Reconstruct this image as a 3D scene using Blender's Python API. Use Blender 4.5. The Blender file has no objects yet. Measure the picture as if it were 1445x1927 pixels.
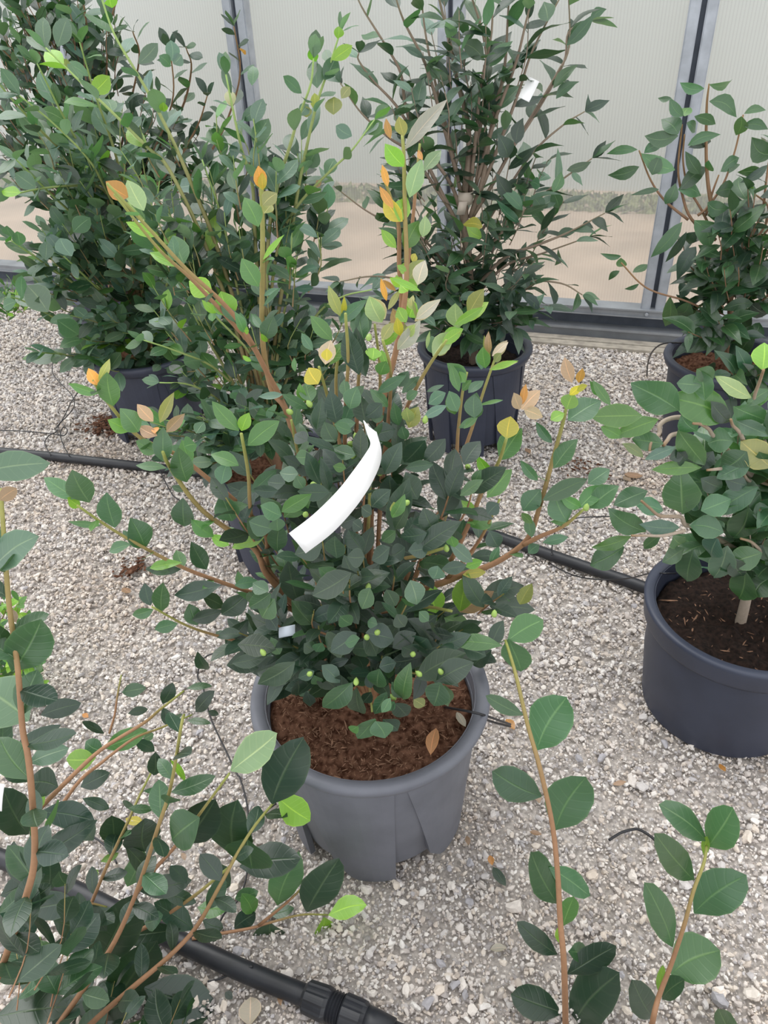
import bpy, math, random
import numpy as np
from mathutils import Vector, Matrix, noise
RN = random.Random(7)
C = bpy.context.scene.collection
PI = math.pi
# ---------------------------------------------------------------- camera
F_PX, IW, IH = 1450.0, 1445.0, 1927.0
CAM_H, PITCH, ROLL = 1.33, math.radians(35.3), math.radians(2.6)
CP = Vector((0, 0, CAM_H))
FW = Vector((0, math.cos(PITCH), -math.sin(PITCH)))
_R0 = Vector((1, 0, 0)); _U0 = Vector((0, math.sin(PITCH), math.cos(PITCH)))
RT = _R0 * math.cos(ROLL) - _U0 * math.sin(ROLL)
UP = _R0 * math.sin(ROLL) + _U0 * math.cos(ROLL)
cd = bpy.data.cameras.new('camera'); cam = bpy.data.objects.new('camera', cd); C.objects.link(cam)
cd.sensor_fit = 'HORIZONTAL'; cd.sensor_width = 36.0; cd.lens = 36.0 * F_PX / IW
cd.clip_start = 0.02; cd.clip_end = 200
m = Matrix((RT, UP, -FW)).transposed().to_4x4(); m.translation = CP
cam.matrix_world = m
bpy.context.scene.camera = cam
# ---------------------------------------------------------------- sky and sun
world = bpy.data.worlds.new('overcast_sky'); bpy.context.scene.world = world
world.use_nodes = True
wn = world.node_tree.nodes; wl = world.node_tree.links; wn.clear()
wo = wn.new('ShaderNodeOutputWorld'); wb = wn.new('ShaderNodeBackground')
tc = wn.new('ShaderNodeTexCoord'); sx = wn.new('ShaderNodeSeparateXYZ'); cr = wn.new('ShaderNodeValToRGB')
wl.new(tc.outputs['Generated'], sx.inputs[0]); wl.new(sx.outputs['Z'], cr.inputs[0])
cr.color_ramp.elements[0].position = 0.0; cr.color_ramp.elements[0].color = (0.80, 0.82, 0.84, 1)
cr.color_ramp.elements[1].position = 1.0; cr.color_ramp.elements[1].color = (1.0, 1.0, 1.0, 1)
wl.new(cr.outputs[0], wb.inputs['Color']); wb.inputs['Strength'].default_value = 1.3
wl.new(wb.outputs[0], wo.inputs['Surface'])
sd = bpy.data.lights.new('sun', 'SUN'); sd.energy = 1.3; sd.angle = math.radians(50); sd.color = (1.0, 0.985, 0.96)
so = bpy.data.objects.new('sun', sd); C.objects.link(so)
so.rotation_euler = (math.radians(-22), math.radians(-18), 0)
vs = bpy.context.scene.view_settings
vs.view_transform = 'Standard'; vs.look = 'None'; vs.gamma = 1.0; vs.use_curve_mapping = False; vs.exposure = 0.38

# ---------------------------------------------------------------- pixel helpers (find real positions)
def ray(px, py):
    return FW + RT * ((px - IW / 2) / F_PX) - UP * ((py - IH / 2) / F_PX)
def G(px, py, z=0.0):                 # point of the horizontal plane z
    d = ray(px, py); return CP + d * ((z - CAM_H) / d.z)
def A(px, py, Y):                     # point at horizontal distance Y
    d = ray(px, py); return CP + d * (Y / d.y)
def proj(p):
    v = Vector(p) - CP; z = v.dot(FW)
    return (v.dot(RT) / z * F_PX + IW / 2, -v.dot(UP) / z * F_PX + IH / 2, z)

# ---------------------------------------------------------------- tagging
def setp(o, label=None, cat=None, group=None, kind=None):
    if label: o['label'] = label
    if cat: o['category'] = cat
    if group: o['group'] = group
    if kind: o['kind'] = kind
    return o
def empty(name, loc, label=None, cat=None, group=None, kind=None):
    o = bpy.data.objects.new(name, None); C.objects.link(o); o.location = loc
    o.empty_display_size = 0.05
    return setp(o, label, cat, group, kind)
def link(name, me, parent=None, loc=None):
    o = bpy.data.objects.new(name, me); C.objects.link(o)
    if parent is not None:
        o.parent = parent
    if loc is not None: o.location = loc
    return o
_wm = {}
def wmat(o):                           # world matrix of a chain with plain locations
    p = Vector(o.location)
    while o.parent: o = o.parent; p += Vector(o.location)
    return p
def mesh(name, verts, faces, mat=None, smooth=True, uvs=None, parent=None, origin=None):
    """verts in world coordinates; the object sits at its parent's origin"""
    off = wmat(parent) if parent is not None else Vector(origin or (0, 0, 0))
    me = bpy.data.meshes.new(name)
    v = np.asarray([tuple(p) for p in verts], dtype=float) - np.array(off)
    me.from_pydata(v.tolist(), [], faces)
    if uvs is not None:
        uv = me.uv_layers.new(name='UVMap'); idx = np.zeros(len(me.loops), dtype=np.int32)
        me.loops.foreach_get('vertex_index', idx)
        uv.data.foreach_set('uv', np.asarray(uvs, dtype=np.float32)[idx].ravel())
    me.polygons.foreach_set('use_smooth', [smooth] * len(me.polygons))
    if mat: me.materials.append(mat)
    me.update()
    o = link(name, me, parent)
    if parent is None and origin: o.location = origin
    return o

# ---------------------------------------------------------------- materials
def newmat(name):
    m = bpy.data.materials.new(name); m.use_nodes = True
    nt = m.node_tree; nt.nodes.clear()
    out = nt.nodes.new('ShaderNodeOutputMaterial')
    return m, nt, out
def N(nt, t, **kw):
    n = nt.nodes.new(t)
    for k, v in kw.items():
        if k in n.inputs: n.inputs[k].default_value = v
        else: setattr(n, k, v)
    return n
def math_n(nt, op, a, b=None, c=None):
    n = nt.nodes.new('ShaderNodeMath'); n.operation = op
    for i, x in enumerate((a, b, c)):
        if x is None: continue
        if isinstance(x, (int, float)): n.inputs[i].default_value = x
        else: nt.links.new(x, n.inputs[i])
    return n.outputs[0]
def mixc(nt, fac, a, b, mode='MIX'):
    n = nt.nodes.new('ShaderNodeMix'); n.data_type = 'RGBA'; n.blend_type = mode
    for i, x in ((0, fac), (6, a), (7, b)):
        if isinstance(x, (int, float)): n.inputs[i].default_value = x
        elif isinstance(x, tuple): n.inputs[i].default_value = (*x, 1) if len(x) == 3 else x
        else: nt.links.new(x, n.inputs[i])
    return n.outputs[2]
def simple(name, col, rough=0.6, metal=0.0, nscale=40, namt=0.25, bump=0.1, col2=None, spec=0.5, detail=4):
    m, nt, out = newmat(name); L = nt.links
    p = N(nt, 'ShaderNodeBsdfPrincipled', Roughness=rough, Metallic=metal); p.inputs['Specular IOR Level'].default_value = spec
    t = N(nt, 'ShaderNodeTexCoord'); nz = N(nt, 'ShaderNodeTexNoise', Scale=nscale, Detail=detail)
    L.new(t.outputs['Object'], nz.inputs['Vector'])
    c2 = col2 or tuple(x * (1 - namt) for x in col)
    r = N(nt, 'ShaderNodeValToRGB'); r.color_ramp.elements[0].position = .35; r.color_ramp.elements[1].position = .65
    r.color_ramp.elements[0].color = (*c2, 1); r.color_ramp.elements[1].color = (*col, 1)
    L.new(nz.outputs[0], r.inputs[0]); L.new(r.outputs[0], p.inputs['Base Color'])
    if bump:
        b = N(nt, 'ShaderNodeBump', Strength=bump, Distance=0.004); L.new(nz.outputs[0], b.inputs['Height']); L.new(b.outputs[0], p.inputs['Normal'])
    L.new(p.outputs[0], out.inputs[0])
    return m
def leaf_material(name, src, rough=0.36, spec=0.5):
    m, nt, out = newmat(name); L = nt.links
    if src == 'object':
        oi = N(nt, 'ShaderNodeObjectInfo'); col = oi.outputs['Color']
    else:
        at = N(nt, 'ShaderNodeAttribute', attribute_name='tone'); col = at.outputs['Color']
    uv = N(nt, 'ShaderNodeUVMap', uv_map='UVMap'); s = N(nt, 'ShaderNodeSeparateXYZ'); L.new(uv.outputs[0], s.inputs[0])
    u = math_n(nt, 'ABSOLUTE', math_n(nt, 'SUBTRACT', math_n(nt, 'MULTIPLY', s.outputs[0], 2.0), 1.0))
    v = s.outputs[1]
    rib = math_n(nt, 'SUBTRACT', 1.0, math_n(nt, 'SMOOTH_MIN', math_n(nt, 'DIVIDE', u, 0.075), 1.0, 0.1))
    rib = math_n(nt, 'MAXIMUM', rib, 0.0)
    vein = math_n(nt, 'SINE', math_n(nt, 'MULTIPLY', math_n(nt, 'SUBTRACT', v, math_n(nt, 'MULTIPLY', u, 0.16)), 48.0))
    vein = math_n(nt, 'MAXIMUM', math_n(nt, 'MULTIPLY', math_n(nt, 'SUBTRACT', vein, 0.75), 4.0), 0.0)
    edge = math_n(nt, 'MAXIMUM', math_n(nt, 'MULTIPLY', math_n(nt, 'SUBTRACT', u, 0.9), 8.0), 0.0)
    t = N(nt, 'ShaderNodeTexCoord'); nz = N(nt, 'ShaderNodeTexNoise', Scale=3.0, Detail=3.0)
    L.new(t.outputs['Object'], nz.inputs['Vector'])
    light = mixc(nt, 1.0, col, (2.2, 1.75, 1.6), 'MULTIPLY'); light = mixc(nt, 1.0, light, (.035, .05, .018), 'ADD')
    c = mixc(nt, math_n(nt, 'MULTIPLY', rib, 0.95), col, light)
    c = mixc(nt, math_n(nt, 'MULTIPLY', vein, 0.10), c, light)
    c = mixc(nt, math_n(nt, 'MULTIPLY', edge, 0.55), c, light)
    c = mixc(nt, math_n(nt, 'MULTIPLY', nz.outputs[0], 0.35), c, mixc(nt, 1.0, c, (.6, .62, .6), 'MULTIPLY'))
    geo = N(nt, 'ShaderNodeNewGeometry')
    back = mixc(nt, 1.0, mixc(nt, 1.0, col, (1.45, 1.35, 1.25), 'MULTIPLY'), (.02, .04, .012), 'ADD')
    c = mixc(nt, geo.outputs['Backfacing'], c, back)
    p = N(nt, 'ShaderNodeBsdfPrincipled', Roughness=rough); p.inputs['Specular IOR Level'].default_value = spec
    L.new(c, p.inputs['Base Color'])
    h = math_n(nt, 'ADD', math_n(nt, 'MULTIPLY', rib, -1.0), math_n(nt, 'MULTIPLY', vein, -0.25))
    b = N(nt, 'ShaderNodeBump', Strength=0.35, Distance=0.0012); L.new(h, b.inputs['Height']); L.new(b.outputs[0], p.inputs['Normal'])
    tr = N(nt, 'ShaderNodeBsdfTranslucent'); L.new(mixc(nt, 1.0, col, (1.7, 2.0, .7), 'MULTIPLY'), tr.inputs['Color'])
    mx = N(nt, 'ShaderNodeMixShader'); mx.inputs[0].default_value = 0.22
    L.new(p.outputs[0], mx.inputs[1]); L.new(tr.outputs[0], mx.inputs[2]); L.new(mx.outputs[0], out.inputs[0])
    return m
def bark_material(name, old, young, rough=0.65, start=.55):
    m, nt, out = newmat(name); L = nt.links
    uv = N(nt, 'ShaderNodeUVMap', uv_map='UVMap'); s = N(nt, 'ShaderNodeSeparateXYZ'); L.new(uv.outputs[0], s.inputs[0])
    t = N(nt, 'ShaderNodeTexCoord'); nz = N(nt, 'ShaderNodeTexNoise', Scale=160.0, Detail=4.0); L.new(t.outputs['Object'], nz.inputs['Vector'])
    f = N(nt, 'ShaderNodeMapRange'); f.inputs[1].default_value = start; f.inputs[2].default_value = 1.0; L.new(s.outputs[1], f.inputs[0])
    c = mixc(nt, f.outputs[0], old, young)
    c = mixc(nt, math_n(nt, 'MULTIPLY', nz.outputs[0], 0.6), c, mixc(nt, 1.0, c, (.5, .5, .5), 'MULTIPLY'))
    p = N(nt, 'ShaderNodeBsdfPrincipled', Roughness=rough); L.new(c, p.inputs['Base Color'])
    b = N(nt, 'ShaderNodeBump', Strength=0.3, Distance=0.001); L.new(nz.outputs[0], b.inputs['Height']); L.new(b.outputs[0], p.inputs['Normal'])
    L.new(p.outputs[0], out.inputs[0]); return m
def stone_material(name, ramp, src='instance'):
    m, nt, out = newmat(name); L = nt.links
    oi = N(nt, 'ShaderNodeObjectInfo'); r = N(nt, 'ShaderNodeValToRGB'); r.color_ramp.interpolation = 'CONSTANT'
    el = r.color_ramp.elements
    while len(el) < len(ramp): el.new(0.5)
    for i, c in enumerate(ramp):
        el[i].position = i / len(ramp); el[i].color = (*c, 1)
    L.new(oi.outputs['Random'], r.inputs[0])
    t = N(nt, 'ShaderNodeTexCoord'); nz = N(nt, 'ShaderNodeTexNoise', Scale=2.5, Detail=6.0, Roughness=.65); L.new(t.outputs['Object'], nz.inputs['Vector'])
    big = N(nt, 'ShaderNodeTexNoise', Scale=1.6, Detail=3.0)
    geo = N(nt, 'ShaderNodeNewGeometry'); L.new(geo.outputs['Position'], big.inputs['Vector'])
    c = mixc(nt, math_n(nt, 'MULTIPLY', nz.outputs[0], 0.5), r.outputs[0], mixc(nt, 1.0, r.outputs[0], (.70, .66, .62), 'MULTIPLY'))
    # brownish dirt patches that lie in the gravel
    fb = N(nt, 'ShaderNodeMapRange'); fb.inputs[1].default_value = .52; fb.inputs[2].default_value = .72; L.new(big.outputs[0], fb.inputs[0])
    c = mixc(nt, math_n(nt, 'MULTIPLY', fb.outputs[0], 0.5), c, mixc(nt, 1.0, c, (.80, .66, .52), 'MULTIPLY'))
    p = N(nt, 'ShaderNodeBsdfPrincipled', Roughness=.8); p.inputs['Specular IOR Level'].default_value = .3
    L.new(c, p.inputs['Base Color']); L.new(p.outputs[0], out.inputs[0]); return m

M_LEAF = leaf_material('camellia_leaf', 'object', .38, .85)
M_LEAF_GLOSSY = leaf_material('glossy_camellia_leaf', 'object', .31, .85)
M_FOLIAGE = leaf_material('camellia_foliage', 'attr', .40, .8)
M_BARK = bark_material('orange_brown_bark', (.35, .185, .095), (.30, .34, .08))
M_BARK_BROWN = bark_material('brown_bark', (.30, .17, .10), (.34, .20, .09))
M_BARK_GREEN = bark_material('green_shoot_bark', (.33, .22, .11), (.34, .52, .15), .6, .15)
M_BARK_GREY = bark_material('grey_brown_bark', (.34, .25, .19), (.26, .22, .14))
M_BARK_PALE = bark_material('pale_twisted_bark', (.42, .34, .27), (.30, .19, .10))
M_POT = simple('slate_grey_plastic', (.165, .172, .205), .5, nscale=14, namt=.18, bump=.03)
M_POT_DARK = simple('dark_blue_grey_plastic', (.040, .048, .078), .45, nscale=14, namt=.2, bump=.03)
M_POT_NAVY = simple('dull_charcoal_plastic', (.045, .052, .082), .5, nscale=14, namt=.2, bump=.03)
M_SOIL = simple('reddish_peat', (.175, .090, .058), .95, nscale=95, bump=.9, col2=(.045, .018, .01), spec=.1, detail=9)
M_SOIL_DARK = simple('dark_compost', (.028, .016, .012), .9, nscale=120, bump=.9, col2=(.008, .005, .004), spec=.2, detail=8)
M_CHIP = simple('coir_chip', (.33, .19, .125), .9, nscale=60, namt=.5, bump=.2, spec=.1)
M_HOSE = simple('black_polyethylene', (.022, .024, .03), .42, nscale=30, namt=.3, bump=.03)
M_WIRE = simple('thin_black_tubing', (.02, .02, .024), .4, nscale=30, namt=.3, bump=0)
M_GALV = simple('galvanised_steel', (.46, .49, .54), .5, .25, nscale=18, namt=.22, bump=.02)
M_GALV_DULL = simple('dull_galvanised_sheet', (.34, .36, .39), .5, .25, nscale=9, namt=.25, bump=.02)
M_GASKET = simple('dark_rubber_gasket', (.085, .10, .13), .6, nscale=20, bump=0)
M_WOOD = simple('weathered_plank', (.50, .45, .38), .85, nscale=25, namt=.35, bump=.2)
M_TAG = simple('white_label_paper', (.88, .88, .88), .5, nscale=10, namt=.02, bump=0)
M_TAGBLUE = simple('pale_bluish_label', (.55, .60, .68), .4, nscale=10, namt=.1, bump=0)
M_TAGBEIGE = simple('beige_paper_band', (.66, .56, .48), .6, nscale=10, namt=.1, bump=0)
M_BUD = simple('flower_bud_green', (.30, .45, .10), .4, nscale=90, namt=.25, bump=0)
M_GRASS = simple('olive_grass', (.34, .36, .15), .9, nscale=12, namt=.5, bump=0)
M_OUTSIDE = simple('tan_outdoor_gravel', (.68, .50, .38), .95, nscale=2.2, namt=.3, bump=0)
M_FARWALL = simple('pale_plastic_sheet', (.69, .735, .73), .6, nscale=.8, namt=.06, bump=0)
GRAVEL = [(.70, .64, .60), (.56, .51, .48), (.80, .76, .72), (.44, .41, .40), (.72, .65, .58), (.62, .59, .58), (.86, .83, .80), (.60, .53, .47), (.52, .50, .51), (.70, .66, .63), (.38, .355, .35), (.76, .71, .67)]
M_STONE = stone_material('limestone_chip', GRAVEL)
M_STONE_BIG = stone_material('limestone_stone', [(.74, .69, .65), (.60, .55, .52), (.82, .79, .76), (.44, .43, .46), (.76, .68, .60), (.64, .61, .60), (.80, .75, .70)])

def polycarb():
    m, nt, out = newmat('fluted_polycarbonate'); L = nt.links
    df = N(nt, 'ShaderNodeBsdfDiffuse'); tr = N(nt, 'ShaderNodeBsdfTranslucent'); tp = N(nt, 'ShaderNodeBsdfTransparent'); gl = N(nt, 'ShaderNodeBsdfGlossy', Roughness=.3)
    uv = N(nt, 'ShaderNodeUVMap', uv_map='UVMap'); s = N(nt, 'ShaderNodeSeparateXYZ'); L.new(uv.outputs[0], s.inputs[0])
    w = math_n(nt, 'SINE', math_n(nt, 'MULTIPLY', s.outputs[0], 2 * PI / 0.0115))
    t = N(nt, 'ShaderNodeTexCoord'); nz = N(nt, 'ShaderNodeTexNoise', Scale=1.5, Detail=5.0); L.new(t.outputs['Object'], nz.inputs['Vector'])
    base = mixc(nt, nz.outputs[0], (.70, .735, .735), (.64, .665, .66))
    c = mixc(nt, math_n(nt, 'MULTIPLY', math_n(nt, 'GREATER_THAN', w, 0.45), 0.32), base, (.45, .45, .43))
    L.new(c, df.inputs[0]); L.new(c, tr.inputs[0]); tp.inputs[0].default_value = (.80, .81, .79, 1)
    a = N(nt, 'ShaderNodeMixShader'); a.inputs[0].default_value = .62; L.new(df.outputs[0], a.inputs[1]); L.new(tr.outputs[0], a.inputs[2])
    b = N(nt, 'ShaderNodeMixShader'); b.inputs[0].default_value = .58
    L.new(a.outputs[0], b.inputs[1]); L.new(tp.outputs[0], b.inputs[2])
    g = N(nt, 'ShaderNodeMixShader'); g.inputs[0].default_value = .04; L.new(b.outputs[0], g.inputs[1]); L.new(gl.outputs[0], g.inputs[2])
    L.new(g.outputs[0], out.inputs[0]); return m
M_POLY = polycarb()

# ---------------------------------------------------------------- geometry helpers
def box_vf(c, ax, ay, az, hx, hy, hz):
    vs_ = []
    for sz in (-1, 1):
        for sy in (-1, 1):
            for sx_ in (-1, 1):
                vs_.append(c + ax * (sx_ * hx) + ay * (sy * hy) + az * (sz * hz))
    return vs_, [(0, 2, 3, 1), (4, 5, 7, 6), (0, 1, 5, 4), (2, 6, 7, 3), (0, 4, 6, 2), (1, 3, 7, 5)]
class MB:
    def __init__(s): s.v = []; s.f = []; s.uv = []
    def add(s, v, f, uv=None):
        o = len(s.v); s.v += [Vector(p) for p in v]; s.f += [tuple(i + o for i in q) for q in f]
        s.uv += uv if uv is not None else [(0.0, 0.0)] * len(v); return s
    def box(s, *a): return s.add(*box_vf(*a))
    def build(s, name, mat, parent=None, smooth=False, origin=None): return mesh(name, s.v, s.f, mat, smooth, s.uv, parent, origin)
def smooth_path(pts, n=4):
    """Catmull-Rom through pts"""
    if len(pts) < 3: 
        return [pts[0].lerp(pts[-1], i / n) for i in range(n + 1)]
    out = []; P = [pts[0] * 2 - pts[1]] + list(pts) + [pts[-1] * 2 - pts[-2]]
    for i in range(1, len(P) - 2):
        a, b, c, d = P[i - 1:i + 3]
        for k in range(n):
            t = k / n
            out.append(0.5 * ((2 * b) + (c - a) * t + (2 * a - 5 * b + 4 * c - d) * t * t + (3 * b - a - 3 * c + d) * t ** 3))
    out.append(pts[-1].copy()); return out
def tube(mb, pts, r0, r1, seg=7, v0=0.0, v1=1.0, caps=True):
    n = len(pts); vv = []; uu = []; f = []
    up = Vector((0.13, 0.2, 1)).normalized(); prev = None
    for i, p in enumerate(pts):
        t = (pts[min(i + 1, n - 1)] - pts[max(i - 1, 0)])
        t = t.normalized() if t.length > 1e-9 else Vector((0, 0, 1))
        if prev is None:
            x = t.cross(up); x = x if x.length > .05 else t.cross(Vector((1, 0, 0)))
        else: x = prev - t * prev.dot(t)
        x.normalize(); y = t.cross(x); prev = x
        k = i / (n - 1); r = r0 + (r1 - r0) * k
        for j in range(seg):
            a = 2 * PI * j / seg; vv.append(p + (x * math.cos(a) + y * math.sin(a)) * r); uu.append((j / seg, v0 + (v1 - v0) * k))
    for i in range(n - 1):
        for j in range(seg):
            a = i * seg + j; b = i * seg + (j + 1) % seg
            f.append((a, b, b + seg, a + seg))
    if caps: f.append(tuple(range(seg - 1, -1, -1))); f.append(tuple((n - 1) * seg + j for j in range(seg)))
    mb.add(vv, f, uu); return mb
def lathe(mb, cx, cy, prof, seg=64, close=False):
    n = len(prof); vv = []; f = []
    for (r, z) in prof:
        for j in range(seg):
            a = 2 * PI * j / seg; vv.append(Vector((cx + r * math.cos(a), cy + r * math.sin(a), z)))
    for i in range(n if close else n - 1):
        k = (i + 1) % n
        for j in range(seg):
            f.append((i * seg + j, i * seg + (j + 1) % seg, k * seg + (j + 1) % seg, k * seg + j))
    mb.add(vv, f); return mb

# ---------------------------------------------------------------- wall frame
P0 = G(0, 540); P1 = G(1254, 640)
WX = (P1 - P0).normalized(); WN = Vector((WX.y, -WX.x, 0))          # WN points to the camera side
if WN.y > 0: WN = -WN
def W(px, py, off=0.0):               # (s, z) of a pixel on the wall plane pushed off towards the inside
    q = P0 + WN * off; d = ray(px, py); t = (q - CP).dot(WN) / d.dot(WN); p = CP + d * t
    return (p - P0).dot(WX), p.z
def WP(s, z, off=0.0): return P0 + WX * s + WN * off + Vector((0, 0, z))
Z3 = Vector((0, 0, 1))
def wbox(mb, s0, s1, z0, z1, o0, o1):
    return mb.box(WP((s0 + s1) / 2, (z0 + z1) / 2, (o0 + o1) / 2), WX, WN, Z3, abs(s1 - s0) / 2, abs(o1 - o0) / 2, abs(z1 - z0) / 2)
S0, S1 = -1.6, 5.2
rail_t = W(1230, 577)[1]; rail_b = W(1230, 592)[1]; base_t = W(1230, 617)[1]
print('rail', rail_t, rail_b, base_t, 'WX', WX, 'P0', P0, 'P1', P1)

# ================================================================ SETTING
# gravel floor
fl = MB(); nx, ny = 70, 50
quad = [Vector((-3.6, -.6, 0)), Vector((3.6, -.6, 0)), WP(S1, 0, .0), WP(S0, 0, .0)]
vv = []; ff = []
for j in range(ny + 1):
    for i in range(nx + 1):
        u, v = i / nx, j / ny
        p = quad[0].lerp(quad[1], u).lerp(quad[3].lerp(quad[2], u), v)
        p.z = 0.004 * (noise.noise(p * 3)) - 0.0125
        vv.append(p)
for j in range(ny):
    for i in range(nx):
        a = j * (nx + 1) + i; ff.append((a, a + 1, a + nx + 2, a + nx + 1))
M_BED = simple('gravel_bed', (.60, .55, .51), .95, nscale=150, namt=.4, bump=.6, detail=8)
fl.add(vv, ff)
floor = fl.build('floor', M_BED, smooth=True); setp(floor, 'pale grey gravel floor of the greenhouse', kind='structure')

def stone_mesh(name, seed, mat, sub=1):
    r = random.Random(seed); import bmesh
    bm = bmesh.new(); bmesh.ops.create_icosphere(bm, subdivisions=sub, radius=1.0)
    sc = Vector((1, r.uniform(.62, .95), r.uniform(.42, .7)))
    planes = [Vector((r.gauss(0, 1), r.gauss(0, 1), r.gauss(0, 1))).normalized() for _ in range(9)]
    for v in bm.verts:
        p = v.co.copy()
        for q in planes:
            d = p.dot(q) - r.uniform(.42, .66)
            if d > 0: p -= q * d
        p += Vector((r.uniform(-.06, .06), r.uniform(-.06, .06), r.uniform(-.06, .06)))
        v.co = Vector((p.x * sc.x, p.y * sc.y, p.z * sc.z))
    me = bpy.data.meshes.new(name); bm.to_mesh(me); bm.free(); me.materials.append(mat); return me

def in_view(p, mrg=60):
    v = Vector(p) - CP
    if v.dot(FW) < .1: return False
    x, y, z = proj(p); return -mrg < x < IW + mrg and -mrg < y < IH + mrg
def ground_ok(p):
    return (p - P0).dot(WN) > .06
def build_gravel():
    r = np.random.RandomState(5); n = 690000
    u = r.rand(n); 
    # sample uniformly in pixels and ground mixed, so near chips are dense and far ones stay dense enough
    pts = []; sizes = []
    xs = r.uniform(-3.0, 2.8, n); ys = .42 + (r.rand(n) ** 1.12) * 3.8
    f = np.array([FW.x, FW.y, FW.z]); 
    P = np.stack([xs, ys, np.zeros(n) ], 1) - np.array([0, 0, CAM_H])
    z = P @ np.array(FW); px = P @ np.array(RT) / z * F_PX + IW / 2; py = -(P @ np.array(UP)) / z * F_PX + IH / 2
    off = (P[:, 0] - P0.x) * WN.x + (P[:, 1] - P0.y) * WN.y
    seen = (px > -60) & (px < IW + 60) & (py < IH + 60)
    ok = (px > -600) & (px < IW + 600) & (py < IH + 500) & (seen | (r.rand(n) < .45)) & (off > .055) & (r.rand(n) < 1 / (1 + .45 * np.clip(ys - 1.0, 0, 3)))
    xs, ys, seen = xs[ok], ys[ok], seen[ok]; m_ = len(xs)
    s = .0037 * np.exp(r.normal(0, .48, m_)) * (1 + .5 * np.clip(ys - .9, 0, 3))
    s = np.clip(s, .0018, .0125) * np.where(seen, 1.0, 1.45)
    co = np.stack([xs, ys, r.uniform(-.0075, .0, m_)], 1)
    me = bpy.data.meshes.new('gravel'); me.from_pydata(co.tolist(), [], [])
    a = me.attributes.new('size', 'FLOAT', 'POINT'); a.data.foreach_set('value', s.astype(np.float32))
    rot = np.stack([r.normal(0, .5, m_), r.normal(0, .5, m_), r.uniform(0, 6.28, m_)], 1).astype(np.float32)
    a = me.attributes.new('turn', 'FLOAT_VECTOR', 'POINT'); a.data.foreach_set('vector', rot.ravel())
    print('gravel chips', m_)
    src = bpy.data.collections.new('chip_shapes')
    for k in range(9): src.objects.link(bpy.data.objects.new('chip_shape', stone_mesh('chip', 100 + k, M_STONE, 1)))
    ng = bpy.data.node_groups.new('gravel_scatter', 'GeometryNodeTree')
    ng.interface.new_socket('Geometry', in_out='INPUT', socket_type='NodeSocketGeometry'); ng.interface.new_socket('Geometry', in_out='OUTPUT', socket_type='NodeSocketGeometry')
    gi = ng.nodes.new('NodeGroupInput'); go = ng.nodes.new('NodeGroupOutput'); ip = ng.nodes.new('GeometryNodeInstanceOnPoints')
    ci = ng.nodes.new('GeometryNodeCollectionInfo'); ci.inputs['Collection'].default_value = src; ci.inputs['Separate Children'].default_value = True; ci.inputs['Reset Children'].default_value = True
    m2p = ng.nodes.new('GeometryNodeMeshToPoints')
    na = ng.nodes.new('GeometryNodeInputNamedAttribute'); na.data_type = 'FLOAT'; na.inputs['Name'].default_value = 'size'
    nb = ng.nodes.new('GeometryNodeInputNamedAttribute'); nb.data_type = 'FLOAT_VECTOR'; nb.inputs['Name'].default_value = 'turn'
    er = ng.nodes.new('FunctionNodeEulerToRotation')
    L = ng.links
    L.new(gi.outputs[0], m2p.inputs['Mesh']); L.new(m2p.outputs[0], ip.inputs['Points']); L.new(ci.outputs[0], ip.inputs['Instance']); ip.inputs['Pick Instance'].default_value = True
    L.new(na.outputs[0], ip.inputs['Scale']); L.new(nb.outputs[0], er.inputs[0]); L.new(er.outputs[0], ip.inputs['Rotation'])
    L.new(ip.outputs[0], go.inputs[0])
    o = link('gravel', me, floor); o['kind'] = 'stuff'; o['label'] = 'small crushed limestone chips'
    md = o.modifiers.new('scatter', 'NODES'); md.node_group = ng
    return o
build_gravel()
# larger stones that can be picked apart
big = [stone_mesh('stone', 300 + k, M_STONE_BIG, 2) for k in range(8)]
keep_out = []
def stones():
    r = random.Random(11); cnt = 0; placed = []
    spots = [(1115, 1300, 22), (1170, 1330, 22), (1210, 1350, 26), (1130, 1430, 28), (1090, 1430, 24), (1205, 1480, 34), (1190, 1470, 30), (1165, 1265, 20), (885, 1625, 26), (850, 1670, 22), (745, 1665, 26), (885, 1700, 22), (805, 1890, 34),
             (870, 1850, 30), (855, 1855, 28), (1180, 1905, 26), (700, 1790, 22), (590, 1640, 24), (635, 1640, 24), (690, 1675, 30), (1080, 1240, 20), (1060, 1245, 22), (1330, 1380, 26), (1290, 1375, 22), (1250, 1400, 24), (1230, 1370, 22),
             (1310, 1590, 20), (1420, 1560, 24), (1155, 1690, 24), (910, 1895, 30), (760, 1700, 22), (1000, 1340, 18), (245, 1475, 24), (375, 1380, 22), (350, 1350, 18), (480, 1540, 20), (110, 1375, 26), (200, 1400, 20), (330, 1240, 24), (1350, 1870, 34), (1210, 1730, 26), (700, 1870, 24)]
    for (x, y, w) in spots:
        p = G(x, y); z = proj(p)[2]; placed.append((p, w / 2 / F_PX * z))
    while len(placed) < 300:
        x = r.uniform(-20, IW + 20)
        y = 1927 - (r.random() ** 1.3) * 900
        p = G(x, y)
        if not ground_ok(p): continue
        z = proj(p)[2]
        placed.append((p, min(.020, .0075 * math.exp(abs(r.gauss(0, .38))))))
    for (p, s) in placed:
        o = link('stone', r.choice(big), floor, (p.x, p.y, s * .22)); o.scale = (s, s, s)
        o.rotation_euler = (r.gauss(0, .25), r.gauss(0, .25), r.uniform(0, 6.28))
stones()

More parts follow.
